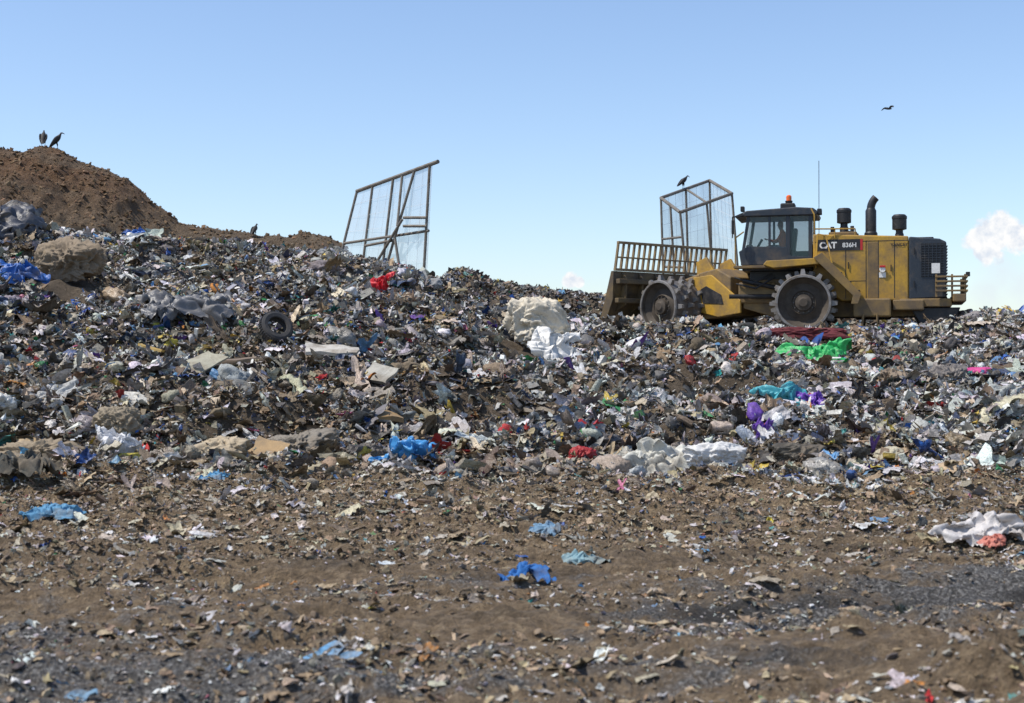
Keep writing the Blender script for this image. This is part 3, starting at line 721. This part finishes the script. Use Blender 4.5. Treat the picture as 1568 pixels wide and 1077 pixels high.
box('hood_top_box', comp, (-3.35, -.5, 2.92), (-2.5, .75, 3.06), YELD, .03)
box('filler_cap_block', comp, (-5.6, -.6, 2.72), (-5.1, .6, 2.86), BLK, .03)
tubes('intake_pipe', comp, [((-3.0, .35, 3.1), (-3.35, .1, 3.0)), ((-2.6, .4, 3.0), (-2.6, .4, 3.25)), ((-3.2, .55, 3.0), (-3.2, .55, 3.25))], .06, BLK, 10)
tubes('handrails', comp, [((-2.1, 1.25, 2.98), (-2.1, 1.25, 3.55)), ((-2.1, 1.25, 3.55), (-2.0, 1.2, 3.75)), ((-2.1, 1.25, 3.12), (-3.3, 1.02, 3.12)), ((-3.3, 1.02, 3.12), (-3.3, 1.02, 2.85)), ((-2.7, 1.12, 2.85), (-2.7, 1.12, 3.12)),
    ((-2.15, 1.55, 1.9), (-2.2, 1.35, 2.95)), ((-2.75, 1.6, 1.5), (-2.45, 1.4, 2.9)), ((-2.45, 1.4, 2.9), (-2.2, 1.35, 2.95)), ((.3, 1.2, 1.95), (.3, 1.2, 2.9)), ((.3, 1.2, 2.9), (.05, 1.1, 3.1))], .022, YEL)
tubes('antenna', comp, [((-2.2, .5, 2.95), (-2.2, .5, 5.3))], .011, BLK)
for sg, sd in ((1, 'left'), (-1, 'right')):
    poly('fender_'+sd, comp, [(-.9, 1.92), (-.6, 2.02), (-.7, 2.14), (-2.35, 2.2), (-3.45, 1.05), (-3.35, .95), (-2.3, 2.02)], sg*1.0, sg*1.82, YEL, .015)
    poly('stair_stringer_'+sd, comp, [(-2.1, 2.2), (-2.35, 2.35), (-3.5, 1.1), (-3.4, .8), (-3.2, .8), (-3.25, 1.05)], sg*1.84, sg*1.90, YELD, .01)
    for i in range(4):
        box('stair_tread_%s_%d' % (sd, i+1), comp, (-2.55-.26*i-.12, sg*1.12, 1.98-.27*i), (-2.55-.26*i+.12, sg*1.83, 2.03-.27*i), BLK, .005)
    box('tank_box_'+sd, comp, (-4.35, sg*.75, .42), (-3.25, sg*1.45, .98), YELD, .05)
    box('battery_box_'+sd, comp, (-5.3, sg*.8, .62), (-4.4, sg*1.3, .94), YELD, .04)
    tubes('hanging_step_'+sd, comp, [((-3.55, sg*1.5, .5), (-3.5, sg*1.5, .12)), ((-3.95, sg*1.5, .5), (-3.95, sg*1.5, .12)), ((-3.5, sg*1.5, .12), (-3.95, sg*1.5, .12))], .035, YELD)
    box('cab_platform_'+sd, comp, (-2.2, sg*.85, 1.96), (.35, sg*1.30, 2.04), YELD, .01)
box('rear_sill', comp, (-6.1, -1.15, .72), (-4.6, 1.15, .97), YELD, .03)
poly('counterweight', comp, [(-4.9, .70), (-6.35, .70), (-6.2, .35), (-5.2, .2)], -1.05, 1.05, BLK, .03)
box('rear_bumper', comp, (-6.50, -1.3, .86), (-6.12, 1.3, 1.10), YELD, .03)
for i, z in enumerate((1.16, 1.30, 1.44, 1.58)):
    box('guard_slat_rear_%d' % (i+1), comp, (-6.55, -1.32, z), (-6.49, 1.32, z+.055), YELD, .008)
    box('guard_slat_side_%d' % (i+1), comp, (-6.48, 1.26, z), (-5.62, 1.32, z+.055), YELD, .008)
for i, (xx, yy) in enumerate(((-5.65, 1.22), (-6.1, 1.22), (-6.47, 1.22), (-6.47, -1.28), (-6.47, 0))):
    box('guard_post_%d' % (i+1), comp, (xx-.03, yy, 1.0), (xx+.03, yy+.05, 1.68), YELD, .005)
box('tail_lamp', comp, (-6.62, .95, 1.62), (-6.50, 1.12, 1.75), BLK, .01)

cab = comp
box('cab_floor', cab, (-2.02, -.9, 1.9), (.12, .9, 2.08), NAVY, .02)
poly('cab_lower_left', cab, [(.15, 2.08), (.22, 2.5), (-.05, 2.66), (-1.25, 2.62), (-1.3, 2.35), (-2.0, 2.3), (-2.0, 2.08)], .83, .92, NAVY, .01)
poly('cab_lower_right', cab, [(.15, 2.08), (.22, 2.5), (-.05, 2.66), (-1.25, 2.62), (-2.0, 2.62), (-2.0, 2.08)], -.92, -.83, NAVY, .01)
box('cab_lower_front', cab, (.08, -.82, 2.09), (.17, .82, 2.5), NAVY, .01)
box('cab_rear_wall', cab, (-2.03, -.82, 2.09), (-1.95, .82, 2.7), NAVY, .01)
def pillar(name, x0, z0, x1, z1, y, w, mat=NAVY):
    poly(name, cab, [(x0-w/2, z0), (x0+w/2, z0), (x1+w/2, z1), (x1-w/2, z1)], y-.045, y+.045, mat, .008)
for sg, sd in ((1, 'left'), (-1, 'right')):
    pillar('front_pillar_'+sd, .10, 2.45, -.08, 3.6, sg*.865, .09)
    pillar('mid_pillar_'+sd, -.72, 2.5, -.72, 3.6, sg*.867, .07)
    pillar('rear_door_pillar_'+sd, -1.28, 2.0, -1.28, 3.6, sg*.865, .13)
    pillar('rear_pillar_'+sd, -1.96, 2.09, -1.96, 3.6, sg*.866, .12)
poly('cab_roof', cab, [(.05, 3.58), (.12, 3.66), (.0, 3.76), (-1.5, 3.84), (-2.05, 3.80), (-2.2, 3.68), (-2.15, 3.58)], -.98, .98, NAVY, .03)
poly('roof_visor', cab, [(.04, 3.60), (.32, 3.56), (.34, 3.62), (.05, 3.74)], -.9, .9, BLK, .01)
for nm, lo, hi in (('side_window_left', (-1.93, .86, 2.3), (-.02, .868, 3.6)), ('side_window_right', (-1.93, -.868, 2.3), (-.02, -.86, 3.6)), ('rear_window', (-1.99, -.8, 2.7), (-1.985, .8, 3.58))):
    box(nm, cab, lo, hi, GLASS, 0)
poly('windshield', cab, [(.12, 2.5), (.128, 2.5), (-.052, 3.58), (-.06, 3.58)], -.8, .8, GLASS, 0)
poly('operator_seat', cab, [(-.7, 2.1), (-.7, 2.62), (-1.22, 2.66), (-1.40, 3.25), (-1.52, 3.25), (-1.4, 2.1)], -.28, .28, BLK, .03)
box('control_console', cab, (-.15, -.4, 2.1), (.05, .4, 2.75), BLK, .03)
tubes('steering_column', cab, [((-.1, 0, 2.4), (-.42, 0, 2.95))], .04, BLK)
box('beacon_box', cab, (-1.45, -.3, 3.845), (-1.0, .25, 4.05), BLK, .04)
lathe_obj('beacon_mount', cab, [(0, 4.05), (.10, 4.05), (.12, 4.14), (0, 4.14)], 14, BLK, 'z', (-1.25, 0, 0))
lathe_obj('beacon_light', cab, [(0, 4.141), (.085, 4.141), (.085, 4.28), (.05, 4.32), (0, 4.33)], 14, ORG, 'z', (-1.25, 0, 0))
tubes('cab_mirror_arm', cab, [((.1, .9, 3.6), (.38, 1.25, 3.55)), ((.38, 1.25, 3.55), (.38, 1.25, 2.9))], .02, BLK)
box('cab_mirror', cab, (.34, 1.12, 3.02), (.40, 1.38, 3.45), BLK, .02)
box('work_lamp_front', cab, (.06, .6, 3.76), (.18, .85, 3.92), BLK, .02)
box('work_lamp_rear', cab, (-2.3, .6, 3.6), (-2.16, .9, 3.78), BLK, .02)
box('cab_pedestal', cab, (-1.9, -.7, 1.5), (-.1, .7, 1.9), BLK, .02)

poly('front_frame_body', front, [(.15, .55), (.15, 1.75), (.75, 2.05), (1.5, 1.95), (2.95, 1.35), (2.95, .65), (1.2, .45)], -.68, .68, YELD, .04)
poly('hitch_plate_left', front, [(-.35, .6), (-.35, 1.0), (.9, 1.85), (1.7, 1.8), (1.55, .7), (.6, .5)], .70, .78, YEL, .02)
poly('hitch_plate_right', front, [(-.35, .6), (-.35, 1.0), (.9, 1.85), (1.7, 1.8), (1.55, .7), (.6, .5)], -.78, -.70, YEL, .02)
poly('hitch_plate_access_panel', front, [(.35, .9), (.45, 1.2), (1.1, 1.5), (1.35, 1.4), (1.25, .95)], .781, .80, BLK, .005)
box('hitch_block', comp, (-.9, -.8, .9), (.25, .8, 1.55), YELD, .05)
tubes('steer_cylinder', comp, [((-1.0, .85, 1.1), (.5, 1.1, 1.1)), ((-1.0, .85, 1.35), (.1, .95, 1.6))], .07, BLK, 12)
tubes('hydraulic_hoses', comp, [((-.9, .9, 1.7), (-.3, 1.0, 1.35)), ((-.3, 1.0, 1.35), (.3, .95, 1.5)), ((-.8, .88, 1.8), (-.2, .98, 1.5)), ((-.2, .98, 1.5), (.35, .9, 1.7))], .028, BLK, 8)
tubes('lift_cylinders', front, [((1.5, .62, 1.85), (3.55, .75, 1.35)), ((1.5, -.62, 1.85), (3.55, -.75, 1.35))], .085, YELD, 12)
for sg, sd in ((1, 'left'), (-1, 'right')):
    poly('push_arm_'+sd, front, [(1.0, .62), (1.0, .95), (3.5, 1.35), (3.65, 1.0), (3.6, .75)], sg*.56, sg*.72, YELD, .02)
    poly('tower_plate_'+sd, front, [(.9, 1.9), (1.7, 1.85), (1.75, 2.3), (1.3, 2.45)], sg*.50, sg*.60, YEL, .02)
bm = bmesh.new(); W2 = 2.55; prof = []
for i in range(11):
    t = i/10; z = .62+1.42*t; xx = 3.98-.42*math.sin(t*math.pi*.62)
    prof.append((xx, z))
fr = [[bm.verts.new((x, y, z)) for x, z in prof] for y in (-W2, W2)]
bk = [[bm.verts.new((x-.06, y, z)) for x, z in prof] for y in (-W2, W2)]
for i in range(10):
    bm.faces.new((fr[0][i], fr[0][i+1], fr[1][i+1], fr[1][i])); bm.faces.new((bk[0][i], bk[1][i], bk[1][i+1], bk[0][i+1]))
    for k in (0, 1): bm.faces.new((fr[k][i], bk[k][i], bk[k][i+1], fr[k][i+1]))
for i in (0, 10): bm.faces.new((fr[0][i], fr[1][i], bk[1][i], bk[0][i]))
BLADE = grime('blade_worn_paint', (0.22, 0.145, 0.05), (0.085, 0.065, 0.045), 0.85, 0.6, 0.1, 2.5)
finish(bm, 'blade_mouldboard', BLADE, front)
for sg, sd in ((1, 'left'), (-1, 'right')):
    poly('blade_end_plate_'+sd, front, [(3.5, 2.04), (3.62, 2.04), (4.1, .62), (4.25, .5), (3.85, .5), (3.55, 1.1)], sg*W2, sg*(W2+.05), BLADE, .01)
for i, yy in enumerate(np.linspace(-2.2, 2.2, 7)):
    poly('blade_rib_%d' % (i+1), front, [(3.5, 2.0), (3.30, 1.8), (3.35, .95), (3.9, .7), (3.6, 1.2), (3.48, 1.6)], yy-.03, yy+.03, BLADE, 0)
box('blade_stiffener_upper', front, (3.26, -W2, 1.62), (3.44, W2, 1.78), BLADE, .02)
box('blade_stiffener_lower', front, (3.32, -W2, 1.0), (3.50, W2, 1.16), BLADE, .02)
box('blade_cutting_edge', front, (3.93, -W2-.03, .48), (4.03, W2+.03, .66), STEEL, .01)
RK = grime('rack_steel', (0.34, 0.24, 0.11), (0.14, 0.10, 0.065), 0.65, 0.6, 0, 3)
box('rack_top_rail', front, (3.30, -W2, 2.92), (3.40, W2, 3.0), RK, .01)
box('rack_mid_rail', front, (3.40, -W2, 2.46), (3.45, W2, 2.51), RK, .005)
box('rack_bottom_rail', front, (3.46, -W2, 2.05), (3.56, W2, 2.13), RK, .01)
for i, yy in enumerate(np.linspace(-W2+.03, W2-.03, 22)):
    poly('rack_bar_%d' % (i+1), front, [(3.46, 2.12), (3.55, 2.12), (3.39, 2.94), (3.31, 2.94)], yy-.026, yy+.026, RK, 0)

def loft(bm, pts, rad, seg=10, up=Vector((0, 1, 0))):
    pts = [Vector(p) for p in pts]; prev = None
    for i, p in enumerate(pts):
        t = (pts[min(i+1, len(pts)-1)]-pts[max(i-1, 0)]).normalized()
        s = up-(up.dot(t))*t
        s = s.normalized() if s.length > 1e-3 else Vector((1, 0, 0))
        n = t.cross(s); a, b_ = rad[i]
        ring = [bm.verts.new(p+s*a*math.cos(2*math.pi*k/seg)+n*b_*math.sin(2*math.pi*k/seg)) for k in range(seg)]
        if prev:
            for k in range(seg): bm.faces.new((prev[k], prev[(k+1) % seg], ring[(k+1) % seg], ring[k]))
        else: bm.faces.new(ring[::-1])
        prev = ring
    bm.faces.new(prev)
def body_obj(bm, name, mat, parent=None, sub=1):
    o = finish(bm, name, mat, parent, smooth=False); o.data.shade_smooth()
    if sub:
        m = o.modifiers.new('s', 'SUBSURF'); m.levels = sub; m.render_levels = sub
    return o
VEST = grime('vest_orange', (0.8, 0.16, 0.03), (0.5, 0.14, 0.05), .1, .8); SKIN = grime('skin', (0.30, 0.17, 0.11), (0.25, 0.14, 0.1), .1, .6); TROU = grime('work_trousers', (0.04, 0.05, 0.08), (0.08, 0.07, 0.06), .2, .9)
op = empty('machine_operator', comp, (-1.0, 0, 2.64))
bm = bmesh.new()
loft(bm, [(-.05, 0, 0), (-.06, 0, .15), (-.07, 0, .35), (-.06, 0, .48), (-.03, 0, .56), (-.02, 0, .62)], [(.17, .13), (.17, .13), (.2, .14), (.2, .11), (.08, .07), (.06, .06)], 12)
for s in (1, -1):
    loft(bm, [(-.05, s*.19, .48), (.02, s*.25, .36), (.10, s*.27, .22), (.28, s*.2, .24), (.42, s*.13, .3)], [(.06, .06), (.055, .055), (.045, .045), (.04, .04), (.03, .03)], 8)
body_obj(bm, 'vest_torso', VEST, op)
bm = bmesh.new()
loft(bm, [(-.01, 0, .58), (0, 0, .66), (.01, 0, .72), (.015, 0, .80), (.0, 0, .87), (0, 0, .89)], [(.05, .05), (.065, .075), (.078, .095), (.08, .10), (.05, .06), (.01, .01)], 12)
loft(bm, [(.09, 0, .77), (.125, 0, .735), (.10, 0, .72)], [(.01, .01), (.016, .012), (.01, .008)], 6)
for s in (1, -1): loft(bm, [(.42, s*.13, .3), (.47, s*.11, .31), (.52, s*.09, .32)], [(.035, .02), (.04, .02), (.02, .012)], 8)
body_obj(bm, 'head_and_hands', SKIN, op)
bm = bmesh.new()
for s in (1, -1):
    loft(bm, [(-.05, s*.09, .02), (.2, s*.11, .05), (.45, s*.12, .05), (.52, s*.12, -.1), (.56, s*.12, -.4), (.66, s*.12, -.44)], [(.09, .09), (.085, .085), (.065, .065), (.06, .06), (.045, .045), (.04, .03)], 8)
body_obj(bm, 'trousers', TROU, op)

# ------------------------------------------------------------------ litter fences
GALV = grime('galvanised_frame', (0.22, 0.20, 0.17), (0.12, 0.09, 0.06), .5, .6, .2, 3)
WIRE = grime('netting_wire', (0.5, 0.52, 0.54), (0.35, 0.33, 0.3), .2, .6)
CLOTH, nt, b = newmat('screen_cloth')
v = objvec(nt); n1 = noise_node(nt, .9, 5, .6, v); rr = ramp(nt, n1.outputs['Fac'], [(.35, (.28, .28, .28)), (.65, (.48, .48, .48))])
b.inputs['Base Color'].default_value = (.48, .54, .60, 1); b.inputs['Roughness'].default_value = .4; L(nt, rr.outputs['Color'], b.inputs['Alpha'])
def net(name, par, A, B, C, D, spacing, r):
    A, B, C, D = map(Vector, (A, B, C, D)); segs = []
    n = max(2, int((B-A).length/spacing)); m = max(2, int((D-A).length/spacing))
    for i in range(n+1): t = i/n; segs.append((A.lerp(B, t), D.lerp(C, t)))
    for j in range(m+1): t = j/m; segs.append((A.lerp(D, t), B.lerp(C, t)))
    tubes(name, par, segs, r, WIRE, 3)
    bm = bmesh.new(); k = 14; vs = []
    nn = (B-A).cross(D-A).normalized()
    for j in range(k+1):
        for i in range(k+1):
            p = A.lerp(B, i/k).lerp(D.lerp(C, i/k), j/k)
            p = p+nn*(.02+.10*math.sin(math.pi*i/k)*math.sin(math.pi*j/k)*(1+.8*mnoise.noise(p)))
            vs.append(bm.verts.new(p))
    for j in range(k):
        for i in range(k):
            a = j*(k+1)+i; bm.faces.new((vs[a], vs[a+1], vs[a+k+2], vs[a+k+1]))
    o = finish(bm, name+'_cloth', CLOTH, par); o.data.shade_smooth()
f1 = empty('litter_fence', None)
TL = Vector((-5.85, 53.6, 8.28)); TR = Vector((-2.80, 49.8, 8.78))
BL = Vector((-6.75, 53.6, 4.7)); BR_ = Vector((-3.05, 50.0, 4.0))
beam = TR+(TR-TL).normalized()*.35
tubes('top_beam', f1, [(TL, beam)], .075, GALV, 8)
segs = []
for t, u in ((0, 0), (.22, .30), (.50, .52), (.97, .97)):
    segs.append((TL.lerp(TR, t), BL.lerp(BR_, u)))
segs.append((TL.lerp(BL, .55), TR.lerp(BR_, .49)))
segs.append((TL.lerp(BL, .82), TL.lerp(TR, .5).lerp(BL.lerp(BR_, .52), .80)))
tubes('posts_and_rails', f1, segs, .05, GALV, 8)
segs = [(TL.lerp(TR, .78), Vector((-4.75, 51.4, 4.6))), (TL.lerp(TR, .62), Vector((-4.1, 50.8, 6.7))),
        (Vector((-3.85, 50.4, 6.95)), Vector((-3.0, 49.9, 6.9))), (Vector((-3.85, 50.4, 6.65)), Vector((-3.0, 49.9, 6.6))),
        (Vector((-3.9, 50.5, 6.9)), Vector((-5.3, 52.0, 4.9))), (Vector((-4.2, 50.9, 6.3)), Vector((-3.9, 50.6, 4.5))), (Vector((-4.25, 51.0, 6.2)), Vector((-5.4, 52.2, 6.1)))]
tubes('braces', f1, segs, .05, GALV, 8)
net('netting', f1, TL, TR, BR_, BL, .5, .005)
f2 = empty('litter_fence', None)
A = Vector((5.45, 52.0, 7.84)); B = Vector((7.65, 55.0, 8.87)); C = Vector((8.05, 52.0, 8.0)); D = Vector((5.86, 49.5, 7.04))
A0 = Vector((5.6, 52.0, 2.8)); B0 = Vector((7.8, 55.0, 2.8)); C0 = Vector((8.45, 52.0, 2.8)); D0 = Vector((6.3, 49.9, 2.8))
tubes('top_frame', f2, [(A, B), (B, C), (C, D), (D, A)], .06, GALV, 8)
segs = [(A, A0), (B, B0), (C, C0), (D, D0), (D.lerp(C, .5), D0.lerp(C0, .5)), (A.lerp(B, .5), D.lerp(C, .5)), (A.lerp(B, .5), A0.lerp(B0, .5)),
        (A.lerp(A0, .3), D.lerp(D0, .2)), (D.lerp(D0, .45), A0.lerp(A, .5)), (A.lerp(D, .5), A0.lerp(D0, .5))]
tubes('posts_and_braces', f2, segs, .042, GALV, 8)
net('netting', f2, A, B, B0, A0, .5, .005); net('side_netting', f2, B, C, C0, B0, .5, .005)

# ------------------------------------------------------------------ birds
FEATH = grime('black_feathers', (0.018, 0.016, 0.016), (0.04, 0.03, 0.025), .2, .6); HEADM = grime('vulture_head', (0.06, 0.05, 0.05), (0.05, 0.04, 0.04), .1, .7)
def vulture(loc, rz, s=1.0, lean=0.0, head=(0.0, 0.0)):
    e = empty('black_vulture', None, loc, rz); e.scale = (s, s, s); e.rotation_euler = (0, lean, rz)
    bm = bmesh.new()
    loft(bm, [(-.34, 0, .06), (-.26, 0, .14), (-.17, 0, .24), (-.06, 0, .36), (.04, 0, .47), (.10, 0, .55), (.12+head[0]*.3, 0, .60), (.14+head[0], 0, .66+head[1])],
         [(.07, .012), (.075, .02), (.09, .07), (.13, .12), (.125, .115), (.085, .075), (.045, .045), (.035, .04)], 12)
    for q in (1, -1):
        loft(bm, [(.07, q*.11, .53), (.0, q*.145, .46), (-.10, q*.14, .34), (-.22, q*.10, .2), (-.34, q*.04, .06)], [(.02, .05), (.03, .10), (.028, .09), (.02, .06), (.01, .02)], 8)
        loft(bm, [(-.03, q*.06, .30), (.01, q*.065, .2), (.0, q*.065, .12)], [(.05, .05), (.035, .035), (.015, .015)], 6)
    body_obj(bm, 'plumage', FEATH, e)
    bm = bmesh.new(); hx, hz = .14+head[0], .66+head[1]
    loft(bm, [(hx-.03, 0, hz-.02), (hx+.0, 0, hz+.02), (hx+.05, 0, hz+.02), (hx+.09, 0, hz-.0), (hx+.13, 0, hz-.02), (hx+.14, 0, hz-.05)], [(.03, .03), (.036, .04), (.03, .032), (.015, .016), (.012, .014), (.003, .004)], 8)
    for q in (1, -1):
        loft(bm, [(.0, q*.065, .14), (.015, q*.065, .06), (.0, q*.065, .0)], [(.014, .014), (.011, .011), (.013, .013)], 6)
        for a in (-.5, 0, .5): loft(bm, [(0, q*.065, .01), (.07*math.cos(a), q*.065+.07*math.sin(a), .005)], [(.011, .009), (.005, .004)], 5)
    body_obj(bm, 'head_and_legs', HEADM, e)
def hz(x, y): return float(hill_h(np.array([x]), np.array([y]))[0])
vulture((-23.1, 70, hz(-23.1, 70)-.03), math.radians(100), 1.2)
vulture((-22.4, 70, hz(-22.4, 70)-.03), math.radians(15), 1.2, -.05, (.03, .0))
vulture((6.42, 53.32, 8.34), math.radians(20), .75, .1, (.03, 0))
vulture((-12.6, 69.6, hz(-12.6, 69.6)-.02), math.radians(60), .9)
fb = empty('flying_bird', None, (15.9, 60.0, 12.55), math.radians(20)); fb.scale = (.8, .8, .8)
bm = bmesh.new()
loft(bm, [(-.28, 0, -.01), (-.18, 0, 0), (-.05, 0, 0), (.1, 0, .01), (.18, 0, .02), (.24, 0, .02)], [(.05, .01), (.04, .025), (.06, .055), (.05, .05), (.03, .03), (.008, .008)], 10)
for q in (1, -1):
    loft(bm, [(.05, q*.04, .02), (.06, q*.18, .12), (.04, q*.34, .13), (-.03, q*.46, .05), (-.08, q*.52, -.02)], [(.09, .015), (.10, .014), (.085, .012), (.05, .008), (.015, .004)], 8, up=Vector((1, 0, 0)))
body_obj(bm, 'bird_body', FEATH, fb)

# ------------------------------------------------------------------ sky & sun
sv = Vector((-0.50, -0.14, 0.86)).normalized()
elev = math.asin(sv.z); az = math.atan2(sv.x, sv.y)
w = bpy.data.worlds.new('World'); scene.world = w; w.use_nodes = True
nt = w.node_tree; bg = nt.nodes['Background']
sky = nt.nodes.new('ShaderNodeTexSky'); sky.sky_type = 'NISHITA'; sky.sun_disc = False
sky.sun_elevation = elev; sky.sun_rotation = az; sky.air_density = 1.0; sky.dust_density = 0.6; sky.ozone_density = 2.0
tc = nt.nodes.new('ShaderNodeTexCoord')
d = tc.outputs['Generated']
def mth(op, a, b=None, c=None):
    n = nt.nodes.new('ShaderNodeMath'); n.operation = op
    for i, v in enumerate((a, b, c)):
        if v is None: continue
        if isinstance(v, (int, float)): n.inputs[i].default_value = v
        else: L(nt, v, n.inputs[i])
    return n.outputs[0]
def cloud_field(clouds, scale, amp, lo, hi, op):
    acc = None
    for cx, cz, cr in clouds:
        v = Vector((cx, 1, cz)).normalized()
        vd = nt.nodes.new('ShaderNodeVectorMath'); vd.operation = 'DISTANCE'; L(nt, d, vd.inputs[0]); vd.inputs[1].default_value = v
        m = mth('SUBTRACT', 1.0, mth('DIVIDE', vd.outputs['Value'], cr))
        acc = m if acc is None else mth('MAXIMUM', acc, m)
    cn = noise_node(nt, scale, 8, 0.6, d)
    dens = mth('ADD', acc, mth('MULTIPLY', mth('SUBTRACT', cn.outputs['Fac'], 0.5), amp))
    return ramp(nt, dens, [(lo, (0, 0, 0)), (hi, (op, op, op))])
puffs = cloud_field([(.338, .091, .016), (.328, .088, .011), (.346, .096, .014), (.356, .090, .013), (.335, .083, .013), (.041, .060, .007), (.047, .0590, .005)], 110, 1.3, .08, .34, 1.0)
soft = cloud_field([(.345, .066, .022), (.362, .055, .028), (.335, .052, .016), (.385, .066, .03), (.42, .07, .04), (-.5, .05, .04)], 45, 1.8, .05, 1.0, .5)
cshade = noise_node(nt, 130, 5, 0.6, d)
ccol = ramp(nt, cshade.outputs['Fac'], [(0.35, (5.0, 5.4, 6.0)), (0.58, (6.7, 6.7, 6.7))])
tint = mix(nt, 1.0, sky.outputs[0], (1.14, 1.15, 1.22), 'MULTIPLY')
c = mix(nt, soft.outputs['Color'], tint, (5.2, 5.6, 6.1))
c = mix(nt, puffs.outputs['Color'], c, ccol.outputs['Color'])
L(nt, c, bg.inputs['Color']); bg.inputs['Strength'].default_value = 0.15

sl = bpy.data.lights.new('sun', 'SUN'); sl.energy = 4.7; sl.angle = math.radians(0.55); sl.color = (1.0, 0.94, 0.84)
so = bpy.data.objects.new('sun', sl); scene.collection.objects.link(so)
so.rotation_euler = sv.to_track_quat('Z', 'Y').to_euler(); so.location = (-30, -10, 60)

# ------------------------------------------------------------------ camera
cd = bpy.data.cameras.new('camera'); cam = bpy.data.objects.new('camera', cd); scene.collection.objects.link(cam)
cam.location = (0, 0, 1.7); cam.rotation_euler = (math.radians(90.57), 0, 0)
cd.lens = 50; cd.sensor_width = 36; cd.clip_end = 6000; cd.clip_start = 0.1
cd.dof.use_dof = True; cd.dof.focus_distance = 34; cd.dof.aperture_fstop = 2.8
scene.camera = cam
